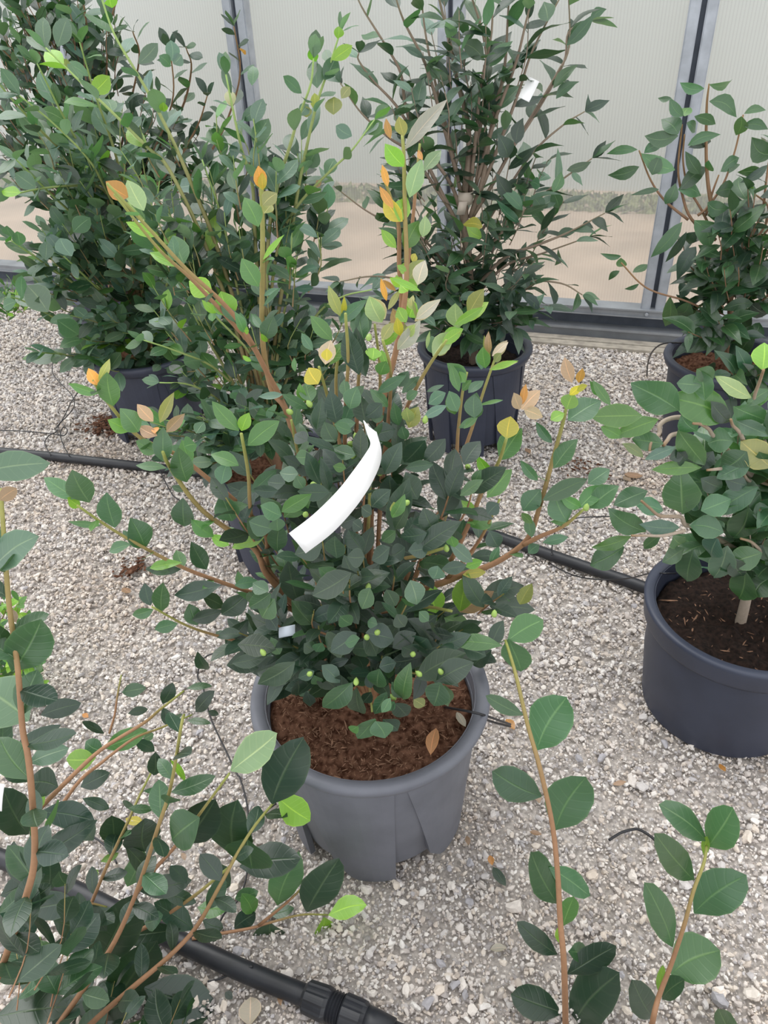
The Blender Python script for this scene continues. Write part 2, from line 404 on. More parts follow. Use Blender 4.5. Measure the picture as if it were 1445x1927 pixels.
# wall: fluted polycarbonate panels, steel posts, rails, plank strip
wall = empty('wall_back', P0, 'translucent fluted polycarbonate greenhouse wall with steel posts', kind='structure')
ps = [W(508, 522)[0], W(862, 552)[0], W(1228, 577)[0]]
sp = (ps[2] - ps[0]) / 2
posts = [ps[0] - sp * 2, ps[0] - sp, ps[0], (ps[0] + ps[2]) / 2, ps[2], ps[2] + sp, ps[2] + sp * 2]
TOP = 3.0
edges = [S0 - .4] + posts + [S1 + .6]
for a, b in zip(edges[:-1], edges[1:]):
    mb = MB(); 
    v = [WP(a, rail_b, -.03), WP(b, rail_b, -.03), WP(b, TOP, -.03), WP(a, TOP, -.03)]
    mb.add(v, [(0, 1, 2, 3)], [(a, 0), (b, 0), (b, 3), (a, 3)])
    mb.build('panel', M_POLY, wall)
for s in posts:
    mb = MB(); h = .047
    for (a, b) in ((-h, -.009), (.009, h)):
        wbox(mb, s + a, s + b, rail_b + .01, TOP, -.02, .03)
        wbox(mb, s + a + .004, s + b - .004, rail_b + .01, TOP, .03, .034)
    po = mb.build('post', M_GALV, wall)
    g_ = MB(); wbox(g_, s - .009, s + .009, rail_b + .01, TOP, -.02, .008); g_.build('gasket', M_GASKET, po)
mb = MB(); wbox(mb, S0, S1, rail_b, rail_t, -.03, .045); wbox(mb, S0, S1, rail_t - .006, rail_t, .045, .052); wbox(mb, S0, S1, rail_b, rail_b + .005, .045, .052)
rail = mb.build('rail', M_GALV_DULL, wall)
for s in posts:
    b_ = MB(); lathe_pts = [WP(s - .02, (rail_t + rail_b) / 2, .046), WP(s - .02, (rail_t + rail_b) / 2, .056)]
    tube(b_, lathe_pts, .009, .006, 6); b_.build('bolt', M_GALV, rail)
mb = MB(); wbox(mb, S0, S1, base_t, rail_b, -.03, -.005); mb.build('recessed_strip', M_GASKET, wall)
mb = MB(); wbox(mb, S0, S1, -.03, base_t, -.03, .03); wbox(mb, S0, S1, base_t - .01, base_t, .03, .05); mb.build('base_rail', M_GALV_DULL, wall)
for k in range(4):
    mb = MB(); wbox(mb, S0, S1, -.03, .007 + .002 * (k % 2), .05 + k * .026, .05 + k * .026 + .022)
    mb.build('plank', M_WOOD, wall)
# outside world seen softly through the panels
mb = MB(); a0 = 7.0
mb.add([WP(-8, -.04, -.06), WP(12, -.04, -.06), WP(12, -.04, -30), WP(-8, -.04, -30)], [(0, 1, 2, 3)])
setp(mb.build('ground_outside', M_OUTSIDE), 'tan bare ground outside the wall', kind='structure')
def grass_strip():
    r = random.Random(3); mb = MB()
    zs = []
    for i in range(9000):
        s = r.uniform(-7, 11); o = -r.uniform(2.15, 2.62); h = r.uniform(.02, .045); p = WP(s, -.04, o); a = r.uniform(0, PI)
        d = Vector((math.cos(a), math.sin(a), 0)) * .03; l = Vector((r.gauss(0, .03), r.gauss(0, .03), h))
        mb.add([p - d, p + d, p + l], [(0, 1, 2)])
    o = mb.build('grass', M_GRASS); setp(o, 'strip of olive grass outside behind the wall', 'grass', kind='stuff')
grass_strip()
mb = MB(); wbox(mb, -9, 13, -.04, 3.6, -2.9, -2.75)
fw_ = mb.build('neighbour_greenhouse', M_FARWALL); setp(fw_, 'pale wall of the neighbouring greenhouse seen through the panels', kind='structure')

# ================================================================ LEAVES
SHAPES = {  # widest point, tip sharpness, width/length, fold, droop
    'oval': (.50, .70, .50, .10, .12), 'elliptic': (.47, .92, .48, .12, .12), 'round': (.52, .62, .60, .07, .06), 'narrow': (.42, 1.25, .38, .12, .22),
    'droop': (.46, 1.05, .46, .16, .42), 'wavy': (.48, .9, .50, .10, .16)}
def leaf_geom(shape, seed, rows=8, half=2):
    wp, tip, ratio, fold, droop = SHAPES[shape]; r = random.Random(seed)
    bend = r.uniform(-.05, .05) * (2.6 if shape in ('narrow', 'droop') else 1); tw = r.uniform(-.25, .25); droop *= r.uniform(.4, 1.5); fold *= r.uniform(.3, 1.7)
    wv = r.uniform(0, 6); wa = .03 if shape == 'wavy' else .012
    v = []; uv = []
    for i in range(rows + 1):
        t = i / rows
        tt = max(0.0, (t - .05) / .95)
        k = tt ** (math.log(.5) / math.log(wp)) if tt > 0 else 0
        w = math.sin(PI * k) ** (.64 if tt < wp else tip) if 0 < k < 1 else 0.0
        w = max(w, .035 if t < .5 else .0) * .5
        if t >= 1: w = .006
        if 0 < i < rows and rows >= 8: w *= 1 + (.022 if i % 2 else -.012)
        z0 = -droop * t * t + .02 * math.sin(t * 5 + wv)
        for j in range(-half, half + 1):
            q = j / half; x = q * w * ratio
            ang = tw * t
            zz = abs(q) * fold * w * 1.0 - (q * q) * .05 * w + wa * math.sin(t * 11 + wv + (2 if q > 0 else 0)) * abs(q) ** 2
            xx = x * math.cos(ang) - zz * math.sin(ang); z_ = x * math.sin(ang) + zz * math.cos(ang)
            v.append((xx + bend * math.sin(PI * t), t, z_ + z0)); uv.append((q * .5 + .5, t))
    c = 2 * half + 1; f = []
    for i in range(rows):
        for j in range(2 * half):
            a = i * c + j; f.append((a, a + 1, a + 1 + c, a + c))
    return np.array(v), f, np.array(uv)
_lm = {}
NV = 6
def leaf_mesh(shape, var, glossy, hi):
    k = (shape, var, glossy, hi)
    if k not in _lm:
        v, f, uv = leaf_geom(shape, var * 13 + len(shape), 10 if hi else 6, 2 if hi else 1)
        me = bpy.data.meshes.new('leaf'); me.from_pydata(v.tolist(), [], f)
        l = me.uv_layers.new(name='UVMap'); idx = np.zeros(len(me.loops), dtype=np.int32); me.loops.foreach_get('vertex_index', idx)
        l.data.foreach_set('uv', uv[idx].astype(np.float32).ravel()); me.polygons.foreach_set('use_smooth', [True] * len(me.polygons))
        me.materials.append(M_LEAF_GLOSSY if glossy else M_LEAF); me.update(); _lm[k] = me
    return _lm[k]
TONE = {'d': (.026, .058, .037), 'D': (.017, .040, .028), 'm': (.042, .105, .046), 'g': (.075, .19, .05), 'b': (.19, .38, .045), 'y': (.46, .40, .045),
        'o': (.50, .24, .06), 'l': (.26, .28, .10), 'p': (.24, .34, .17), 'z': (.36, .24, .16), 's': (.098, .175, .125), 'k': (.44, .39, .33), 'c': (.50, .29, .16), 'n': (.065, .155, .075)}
def tone(t, r=RN, j=.16):
    c = TONE[t]; k = math.exp(r.gauss(0, j)); h = r.gauss(0, .06)
    return (max(0, c[0] * k * (1 + h)), c[1] * k, max(0, c[2] * k * (1 - h)), 1)

class Plant:
    def __init__(s, name, loc, label, cat, shape='oval', glossy=False, hi=False, bark=None, group=None):
        s.root = empty(name, loc, label, cat, group); s.shape = shape; s.glossy = glossy; s.hi = hi
        s.bark = bark or M_BARK; s.leaves = []; s.twigs = MB(); s.r = random.Random(hash(label) % 9973 if False else sum(map(ord, label))); s.loc = Vector(loc)
    def leaf(s, B, T, n, w, tn, prio=0, shape=None):
        """B base, T tip, n blade normal, w width in metres"""
        y = (T - B); L = y.length
        if L < 1e-5: return
        y = y / L; z = n - y * n.dot(y)
        if z.length < 1e-4: z = Vector((1, 0, 0)).cross(y)
        z.normalize(); x = y.cross(z)
        shape = shape or s.shape
        s.leaves.append((B, x, y, z, L, w / SHAPES[shape][2], tone(tn, s.r), prio, shape, s.r.randrange(NV)))
    def pleaf(s, bx, by, tx, ty, w, tn, Y, dy=None, shape=None, tilt=None):
        r = s.r
        dy = r.uniform(-.015, .02) * Y if dy is None else dy
        B = A(bx, by, Y); T = A(tx, ty, Y + dy)
        dpt = proj(B)[2]; L = (T - B)
        toc = (CP - (B + T) / 2).normalized(); y = L.normalized(); z = (toc - y * toc.dot(y)).normalized()
        phi = r.uniform(-.45, .45) if tilt is None else tilt
        z = Matrix.Rotation(phi, 3, y) @ z
        wm = w * 1.08 / F_PX * dpt / max(.75, math.cos(phi))
        s.leaf(B, T, z, wm, tn, 1, shape)
    def branch(s, pts, r0, r1, name='branch', mat=None, n=5, seg=8, v0=0., v1=1.):
        mb = MB(); P = smooth_path(pts, n); tube(mb, P, r0, r1, seg, v0, v1)
        return mb.build(name, mat or s.bark, s.root, smooth=True)
    def pbranch(s, pix, Y, r0, r1, root=None, **kw):
        """pix from tip to base in pixels; Y one distance or (tip, base)"""
        ya, yb = (Y, Y) if not isinstance(Y, tuple) else Y; n = len(pix)
        pts = [A(x, y, ya + (yb - ya) * i / max(1, n - 1)) for i, (x, y) in enumerate(pix)]
        if root is not None: pts.append(Vector(root))
        pts = pts[::-1]; s.branch(pts, r0, r1, **kw); return smooth_path(pts, 5)
    def dress(s, path, t0, t1, gap, L, ratio, tones, up=.55, spread=55, tip=None, jit=.2):
        """alternate leaves along a path between fractions t0..t1"""
        cum = [0.0]
        for a, b in zip(path[:-1], path[1:]): cum.append(cum[-1] + (b - a).length)
        tot = cum[-1]; d = tot * t0; k = s.r.randrange(2); r = s.r
        while d < tot * t1:
            i = max(j for j in range(len(cum)) if cum[j] <= d); i = min(i, len(path) - 2)
            q = (d - cum[i]) / max(1e-6, cum[i + 1] - cum[i]); p = path[i].lerp(path[i + 1], q)
            t = (path[i + 1] - path[i]).normalized()
            s.twig_leaf(p, t, k * PI + r.gauss(0, .5), L * r.uniform(1 - jit, 1 + jit) * (1 if d / tot < .85 else .8), ratio, tones, up, spread)
            k += 1; d += gap * r.uniform(.7, 1.3)
        if tip:
            t = (path[-1] - path[-2]).normalized()
            for q in range(tip): s.twig_leaf(path[-1], t, q * 2.4 + r.random(), L * r.uniform(.6, .9), ratio, tones, up, 32)
    def twig_leaf(s, p, t, az, L, ratio, tones, up, spread):
        r = s.r
        side = t.cross(Z3); side = side.normalized() if side.length > .15 else Vector((1, 0, 0))
        other = side.cross(t).normalized()
        o = side * math.cos(az) + other * math.sin(az)
        sp_ = math.radians(spread + r.gauss(0, 12))
        d = (t * math.cos(sp_) + o * math.sin(sp_)); d = (d + Vector((r.gauss(0, .12), r.gauss(0, .12), r.gauss(0, .12)))).normalized()
        nrm = (Z3 * up + t * (1 - up) * .9 + Vector((r.gauss(0, .28), r.gauss(0, .28) - .12, 0))).normalized()
        s.leaf(p + d * L * .02, p + d * L, nrm, L * ratio * r.uniform(.88, 1.15), r.choice(tones), 0)
    def fill(s, ells, axis, n, twig_len, L, ratio, tones, nl=6, r0=.0016, up=.5, gapspread=(35, 65), tip_tones=None, tipp=.0):
        """twigs that grow outwards and end inside pixel ellipses (cx, cy, rx, ry, Y, dY, weight)"""
        r = s.r; wts = [e[6] for e in ells]
        for _ in range(n):
            e = r.choices(ells, wts)[0]
            while True:
                a, b = r.uniform(-1, 1), r.uniform(-1, 1)
                if a * a + b * b <= 1: break
            T = A(e[0] + a * e[2], e[1] + b * e[3], e[4] + r.uniform(-1, 1) * e[5])
            ax = Vector(axis); ax = ax + (T - ax) * r.uniform(.05, .3) * Vector((0, 0, 1)).z; ax.z = min(ax.z, T.z - .02)
            dirv = (T - ax); dirv = (dirv.normalized() + Vector((0, 0, .35))).normalized()
            tl = min(twig_len * r.uniform(.7, 1.3), (T - ax).length * .9)
            S_ = T - dirv * tl; mid = S_.lerp(T, .5) + Vector((r.gauss(0, .06), r.gauss(0, .06), -.05)) * tl
            path = smooth_path([S_, mid, T], 3)
            tube(s.twigs, path, r0, r0 * .6, 4, 0, .9, caps=False)
            tn = tip_tones if (tip_tones and r.random() < tipp) else tones
            m_ = len(path) - 1
            for k in range(nl):
                f = (k + .6) / nl; i = min(int(f * m_), m_ - 1); p = path[i].lerp(path[i + 1], f * m_ - i); t = (path[i + 1] - path[i]).normalized()
                s.twig_leaf(p, t, k * 2.4 + r.gauss(0, .3), L * r.uniform(.7, 1.15) * (.85 if k == nl - 1 else 1), ratio, tn, up, r.uniform(*gapspread) * (.6 if k == nl - 1 else 1))
    def finish(s, limit=300):
        if s.twigs.v:
            o = s.twigs.build('twigs', s.bark, s.root, smooth=True); o['kind'] = 'stuff'
        def size(l):
            x, y, z = proj(l[0] + l[2] * l[4] * .5)
            if z < .1 or not (-30 < x < IW + 30 and -30 < y < IH + 30): return -1
            a = l[4] * l[5] / z / z
            toc = (CP - l[0]).normalized()
            front = 1 if l[7] else max(.15, min(1, .5 + .9 * (toc.dot(l[0] - s.center))/max(.05, s.rad)))
            return a * (.25 + .75 * abs(l[3].dot(toc))) * front
        s.center = sum((l[0] for l in s.leaves), Vector()) / max(1, len(s.leaves)); s.rad = max((l[0] - s.center).length for l in s.leaves)
        order = sorted(s.leaves, key=lambda l: -(size(l) * (1.3 if l[7] else 1)))
        parts = [l for l in order[:limit] if size(l) > 0]; rest = [l for l in order if not any(l is q for q in ())][len(parts):]
        off = wmat(s.root)
        for l in parts:
            o = link('leaf', leaf_mesh(l[8], l[9], s.glossy, s.hi), s.root)
            mw = Matrix(((l[1].x * l[5], l[2].x * l[4], l[3].x * l[4]), (l[1].y * l[5], l[2].y * l[4], l[3].y * l[4]), (l[1].z * l[5], l[2].z * l[4], l[3].z * l[4]))).to_4x4()
            mw.translation = l[0] - off; o.matrix_basis = mw; o.color = l[6]
        if rest:
            V = []; Fc = []; U = []; T_ = []; base = 0; cache = {}
            for l in rest:
                k = (l[8], l[9])
                if k not in cache: cache[k] = leaf_geom(l[8], l[9] * 13 + len(l[8]), 6, 1)
                v, f, uv = cache[k]
                Mx = np.array([[l[1].x * l[5], l[2].x * l[4], l[3].x * l[4]], [l[1].y * l[5], l[2].y * l[4], l[3].y * l[4]], [l[1].z * l[5], l[2].z * l[4], l[3].z * l[4]]])
                V.append(v @ Mx.T + np.array(l[0])); U.append(uv); T_.append(np.tile(np.array(l[6]), (len(v), 1)))
                Fc += [tuple(i + base for i in q) for q in f]; base += len(v)
            V = np.concatenate(V); U = np.concatenate(U); T_ = np.concatenate(T_)
            o = mesh('foliage', V, Fc, M_FOLIAGE, True, U, s.root); o['kind'] = 'stuff'
            at = o.data.attributes.new('tone', 'FLOAT_COLOR', 'POINT'); at.data.foreach_set('color', T_.astype(np.float32).ravel())
        print(s.root.name, 'leaves', len(s.leaves), 'parts', len(parts))
    def bud(s, px, py, Y, size=.006):
        p = A(px, py, Y); mb = MB()
        prof = [(.0005, -1), (.55, -.6), (.7, -.1), (.5, .6), (.02, 1.1)]
        lathe(mb, 0, 0, prof, 8)
        q = Matrix.Rotation(s.r.gauss(0, .5), 3, 'X') @ Matrix.Rotation(s.r.gauss(0, .5), 3, 'Y')
        mb.v = [p + q @ (v * size) for v in mb.v]
        mb.build('bud', M_BUD, s.root, smooth=True)

# ================================================================ POTS
def pot(root, c, R, Rb, h, mat, ribs=6, phase=0.0, lip=.030, soil=None, soil_z=None, rim_r=.011, band=False):
    cx, cy = c.x, c.y; mb = MB(); zb = .035 if ribs else .002; th = .005
    prof = [(Rb * .2, zb), (Rb, zb), (Rb + (R - Rb) * .5, h * .5), (R - .012, h - lip), (R - .012, h - .004), (R - .012 - th, h - .004), (R - .014 - th, h - lip), (Rb - th, zb + .01), (Rb * .2, zb + .01)]
    lathe(mb, cx, cy, prof, 72)
    body = mb.build('pot', mat, root, smooth=False)
    for p in body.data.polygons: p.use_smooth = True
    try: body.data.set_sharp_from_angle(angle=math.radians(35))
    except Exception: pass
    # rolled lip
    rm = MB(); pr = []
    if band:
        pr = [(R - .016, h - .045), (R - .002, h - .047), (R + .001, h - .04), (R + .004, h - .008), (R + .006, h), (R + .001, h + .004), (R - .012, h + .002), (R - .016, h - .004)]
    else:
        z0 = h - lip
        pr = [(R - .014, z0), (R - .004, z0 - .001), (R + .002, z0 + .006), (R + .006, h - .014), (R + .009, h - .006), (R + .007, h + .002), (R - .001, h + .005), (R - .012, h + .002), (R - .018, h - .008)]
    lathe(rm, cx, cy, pr, 96, close=True); rim = rm.build('rim', mat, body, smooth=True)
    # raised buttress panels that end as feet
    for k in range(ribs):
        a0 = phase + 2 * PI * k / ribs; wt, wb = 2 * PI / ribs * .90, 2 * PI / ribs * .62
        v = []; f = []; nz_, na_ = 10, 8
        for i in range(nz_ + 1):
            t = i / nz_; 
            for j in range(na_ + 1):
                q = j / na_; zlow = .002 + (.0 if q > .3 else (.3 - q) / .3 * .045)
                z = zlow + (h - lip - .002 - zlow) * t
                r = Rb + (R - .012 - Rb) * (z / h) + .011 * (1 - .5 * t)
                a = a0 - (wb + (wt - wb) * t) * (1 - q)
                for rr in (r, r - .011): v.append(Vector((cx + rr * math.cos(a), cy + rr * math.sin(a), z)))
        c_ = (na_ + 1) * 2
        for i in range(nz_):
            for j in range(na_):
                a = i * c_ + j * 2; f.append((a, a + 2, a + 2 + c_, a + c_)); f.append((a + 1, a + 1 + c_, a + 3 + c_, a + 3))
            a = i * c_; f.append((a, a + c_, a + c_ + 1, a + 1)); a = i * c_ + na_ * 2; f.append((a, a + 1, a + c_ + 1, a + c_))
        for j in range(na_):
            a = j * 2; f.append((a, a + 1, a + 3, a + 2)); a = nz_ * c_ + j * 2; f.append((a, a + 2, a + 3, a + 1))
        mesh('buttress', v, f, mat, False, None, body)
    # soil
    sz = soil_z if soil_z is not None else h - .04
    rs = R - .02; nr, na_ = 26, 80; v = [Vector((cx, cy, sz + .004))]; f = []
    for i in range(1, nr + 1):
        for j in range(na_):
            a = 2 * PI * j / na_; rr = rs * i / nr; p = Vector((cx + rr * math.cos(a), cy + rr * math.sin(a), 0))
            e = noise.noise(p * 26) * .013 + noise.noise(p * 80) * .010 + noise.noise(p * 9) * .008
            p.z = sz + (e if i < nr else -.012); v.append(p)
    for j in range(na_): f.append((0, 1 + j, 1 + (j + 1) % na_))
    for i in range(nr - 1):
        for j in range(na_):
            a = 1 + i * na_ + j; b = 1 + i * na_ + (j + 1) % na_; f.append((a, a + na_, b + na_, b))
    so_ = mesh('soil', v, f, soil or M_SOIL_DARK, True, None, root)
    return body
def crumbs(root, c, R, z, mat, n, seed, size=.004, name='peat_crumbs'):
    r = random.Random(seed); V = []; Fc = []
    shp = [np.array([v.co[:] for v in stone_mesh('x', 40 + k, None, 1).vertices]) for k in range(3)]
    import bmesh
    fcs = [tuple(p.vertices) for p in stone_mesh('x', 40, None, 1).polygons]
    for i in range(n):
        a = r.uniform(0, 2 * PI); q = R * math.sqrt(r.random()); s = size * math.exp(r.gauss(0, .4))
        p = np.array([c.x + q * math.cos(a), c.y + q * math.sin(a), z + r.uniform(-.003, .006)])
        e = Matrix.Rotation(r.uniform(0, 6), 3, 'Z') @ Matrix.Rotation(r.uniform(-1, 1), 3, 'X')
        v = (shp[i % 3] * np.array([s * r.uniform(1, 2.6), s * .5, s * .45])) @ np.array(e).T + p
        o = len(V); V += v.tolist(); Fc += [tuple(k + o for k in f) for f in fcs]
    ob = mesh(name, V, Fc, mat, False, None, root); ob['kind'] = 'stuff'; return ob
def table(plant, txt, ox, oy, sc, Y, dy=None, shape=None):
    """rows 'bx by tx ty w tone [Y]' in a magnified view of the photograph: magnification sc, offset ox, oy"""
    for ln in txt.replace(';', '\n').splitlines():
        q = ln.split()
        if len(q) < 6: continue
        a = [float(v) for v in q[:5]]
        plant.pleaf(ox + a[0] / sc, oy + a[1] / sc, ox + a[2] / sc, oy + a[3] / sc, a[4] / sc, q[5], float(q[6]) if len(q) > 6 else Y, dy, shape)
def pix(txt, ox=0, oy=0, sc=1.0):
    n = [float(v) for v in txt.replace(',', ' ').split()]
    return [(ox + n[i] / sc, oy + n[i + 1] / sc) for i in range(0, len(n), 2)]

# ================================================================ CENTRAL POTTED CAMELLIA
H0 = .32
rl, rr = G(468, 1322, H0), G(922, 1300, H0)
R0_ = (rr - rl).length / 2 - .009
c0 = G(696, 1297, H0); c0.z = 0
print('centre pot', c0, R0_)
YC = c0.y
cen = Plant('potted_camellia', (c0.x, c0.y, 0), 'bushy camellia in the slate grey ribbed pot, white paper strap across its leaves', 'potted plant', 'elliptic', False, True)
pot(cen.root, c0, R0_, R0_ * .78, H0, M_POT, 6, math.radians(-79.5), lip=.027, soil=M_SOIL, soil_z=H0 - .030)
crumbs(cen.root, c0, R0_ - .03, H0 - .028, M_CHIP, 2200, 4, .0023)
root0 = Vector((c0.x, c0.y, H0 - .04))
T0 = Vector((c0.x, c0.y, H0 + .10))
def cb(txt, ox, oy, sc, Y, r0=.0035, r1=.0015, root=root0, **kw): return cen.pbranch(pix(txt, ox, oy, sc), Y, r0, r1, root, **kw)
# trunk stems
cen.branch([root0 - Z3 * .03, root0 + Vector((.005, 0, .10)), root0 + Vector((-.004, .01, .22))], .011, .006)
Yc = YC
b1 = cb('306 850 321 881 381 961 477 1031 502 1081 564 1147 630 1190', 0, 0, 1, (Yc - .06, Yc), .0065, .002)
b2 = cb('173 715 221 780 266 825 331 855 386 896 457 956 502 1011 520 1100', 0, 0, 1, (Yc - .05, Yc), .0045, .002)
b3 = cb('145 951 211 996 281 1036 351 1071 426 1099 510 1130 600 1185', 0, 0, 1, (Yc - .08, Yc), .0045, .0016)
b4 = cb('286 1142 351 1177 411 1197 520 1225 610 1240', 0, 0, 1, (Yc - .12, Yc - .02), .0035, .0014)
b5 = cb('454 816 467 891 472 966 490 1050 560 1140', 0, 0, 1, (Yc - .08, Yc), .004, .002)
b6 = cb('491 330 494 420 494 502 494 637 510 730 535 765 552 815 580 900 620 1000 650 1120', 0, 0, 1, (Yc + .12, Yc + .02), .006, .0028)
b7 = cb('201 345 281 431 351 507 416 567 457 617 502 700 535 765 560 840', 0, 0, 1, (Yc + .02, Yc + .08), .0045, .0018, None)
b7b = cb('215 365 300 470 360 525 430 600 480 660 520 740', 0, 0, 1, (Yc + .04, Yc + .09), .0035, .0016, None)
b8 = cb('757 255 760 300 762 400 765 492 762 560 745 660 720 760 700 900 690 1000', 0, 0, 1, (Yc + .12, Yc + .02), .0055, .002)
b8b = cb('717 320 735 372 750 426 751 500 756 560 752 610', 0, 0, 1, (Yc + .1, Yc + .1), .004, .0016, None)
b8c = cb('790 270 785 320 778 401 770 470 764 540', 0, 0, 1, (Yc + .15, Yc + .12), .003, .0015, None)
b9 = cb('879 700 870 740 862 810 855 881 820 980 760 1100', 0, 0, 1, (Yc + .04, Yc), .004, .0015)
b10 = cb('935 665 912 730 890 800 866 871 830 980 780 1090', 0, 0, 1, (Yc + .05, Yc), .004, .0015)
b11 = cb('953 825 938 870 911 916 880 991 840 1066 780 1120', 0, 0, 1, (Yc - .05, Yc), .005, .002)
b12 = cb('1066 765 1058 800 1041 861 1016 951 991 1016 930 1060 850 1090 770 1140', 0, 0, 1, (Yc - .02, Yc), .006, .002)
b13 = cb('1100 957 1060 990 1015 1010 985 1025', 0, 0, 1, (Yc - .04, Yc - .01), .004, .0018, None)
b14 = cb('840 1030 790 1045 745 1056 700 1085 680 1130', 0, 0, 1, (Yc - .12, Yc - .03), .004, .002)
b15 = cb('850 1150 795 1142 720 1152 690 1160', 0, 0, 1, (Yc - .14, Yc - .03), .004, .002)
b16 = cb('697 891 692 1000 677 1107 670 1180', 0, 0, 1, (Yc - .06, Yc - .02), .005, .002)
b17 = cb('960 1190 940 1160', 0, 0, 1, (Yc, Yc), .002, .001, None) if False else None
b18 = cb('820 1268 770 1265 730 1250 700 1230', 0, 0, 1, (Yc - .16, Yc - .05), .003, .0014)
b19 = cb('1015 765 1000 740', 0, 0, 1, (Yc, Yc), .002, .001, None) if False else None
for t_ in ('600 690 620 760 650 880 670 1000', '548 790 560 850 590 960 620 1060', '705 610 715 700 712 800 700 950', '650 590 655 680 650 780 655 950', '840 640 800 700 760 780 720 900',
           '600 900 625 1000 650 1100', '940 940 900 1020 840 1090', '720 640 735 700 730 800 715 950', '680 650 672 760 670 900', '640 650 632 720 640 850 655 980', '500 1240 560 1232 620 1220', '560 1290 590 1262 640 1232', '700 1340 695 1290 690 1240'):
    cen.pbranch(pix(t_), (Yc + RN.uniform(-.1, .04), Yc), .0035, .0016, root0 if RN.random() < .6 else None)
# leaves told apart in the photograph -------------------------------------------------
table(cen, '''368 170 335 105 40 o;370 150 415 75 30 l;425 245 400 130 75 g;370 200 250 165 36 g;490 340 405 300 52 b;520 345 460 260 72 n;575 305 515 240 45 z;590 360 515 320 45 z
600 310 650 200 40 l;625 345 690 280 40 z;580 350 585 320 25 o;590 420 505 380 52 g;610 455 610 335 68 n;690 400 738 390 60 g;735 350 765 305 42 n;700 530 675 415 78 m;510 470 620 475 32 n
895 340 800 230 55 g;905 340 935 275 45 b;930 395 1045 305 70 g;895 470 790 420 50 g;945 570 1040 490 52 n;830 540 850 460 60 n;290 595 165 510 62 n;335 610 270 495 90 n;300 625 255 590 40 b
430 705 395 580 78 m;545 780 500 675 88 m;380 695 255 685 24 n;490 765 395 790 40 n;560 855 670 830 35 b;640 870 545 855 36 m;800 735 720 680 52 g;690 700 680 605 76 m;870 680 830 590 84 n
830 640 930 620 40 n;1055 655 980 600 60 m;1000 725 935 670 80 m;1065 665 1165 590 66 g;1040 790 1050 700 70 m;775 860 720 760 60 d;830 920 645 955 66 d;545 860 680 865 42 d
760 960 845 1000 52 d;830 1030 930 960 70 d;1005 950 935 970 62 m;1010 950 1020 1060 92 m;1120 980 1080 845 82 d;880 920 970 905 42 n;740 1070 710 990 60 m;720 1050 830 1020 50 d
565 995 540 915 48 d;605 1015 610 925 60 m;575 1010 490 1040 40 n;580 1085 665 1065 46 n;740 1170 775 1255 42 d;845 1140 930 1060 60 d;1020 1170 880 1110 76 d;850 1220 1000 1200 80 d
950 1250 1100 1210 80 d;1320 895 1170 955 84 d;1100 820 1230 790 60 d;940 1010 1000 930 60 m;870 780 950 740 40 b;860 770 790 730 40 b;990 740 880 770 40 b''', 0, 640, 1.993, Yc - .05)
table(cen, '''465 370 480 285 76 y;440 450 520 330 80 g;525 240 535 165 26 o;520 260 592 190 52 z;530 260 600 290 44 k;515 260 495 200 40 z;420 520 355 440 42 b;390 590 490 490 62 g
345 650 285 600 42 b;330 700 405 640 88 g;640 480 725 370 64 n;635 385 575 310 36 n;690 260 715 200 62 b;695 300 820 220 88 n;630 300 680 270 42 b;710 160 680 65 46 z;735 160 750 110 30 o
855 245 790 150 34 g;580 525 520 455 36 n;525 640 590 560 72 m;600 600 770 520 62 m;770 540 850 480 62 n;735 630 830 540 60 g;775 630 880 545 72 n;745 630 670 590 42 g;690 680 650 575 86 n
630 680 710 690 26 g;600 760 700 735 36 n;520 650 560 690 30 g;545 800 590 765 40 m;290 1020 320 885 76 b;200 1025 190 930 80 b;290 1020 415 945 66 z;300 880 390 870 36 y;310 850 375 830 36 b
230 1040 330 1090 62 g;150 1020 200 1070 50 b;370 960 530 920 76 d;400 1000 580 1010 72 d;515 990 560 920 50 l;150 1240 300 1160 82 d;220 1260 340 1190 72 d;70 1035 145 1145 72 d;130 830 215 900 62 d
70 900 150 990 72 d;270 280 250 200 46 g;370 110 380 30 46 n;400 110 505 80 26 l;410 60 470 5 28 k;400 50 392 -25 26 z;340 295 345 205 66 n;380 240 450 225 16 n;285 330 355 290 26 n;310 155 250 90 56 g;310 160 260 100 50 n
300 190 330 150 30 g;740 170 700 210 30 y;730 190 765 170 24 y;560 740 545 660 40 n;1 20 60 -30 30 b''', 720, 640, 1.993, Yc - .03)
table(cen, '''480 740 400 680 62 o;540 790 480 670 66 p;595 885 465 835 40 b;690 990 650 880 76 n;665 1000 555 940 36 b;795 1100 705 1050 76 b;870 1185 830 1095 84 b;810 1175 760 1130 30 b;915 1250 900 1170 36 n
985 710 970 625 46 o;985 712 985 650 30 y;970 850 920 735 66 g;985 770 1040 720 52 l;985 975 1060 880 20 b;970 1075 905 970 66 g;990 1110 1045 1080 20 n;980 1230 940 1175 34 n;990 800 1020 760 40 l''', 0, 0, 1.993, Yc + .07)
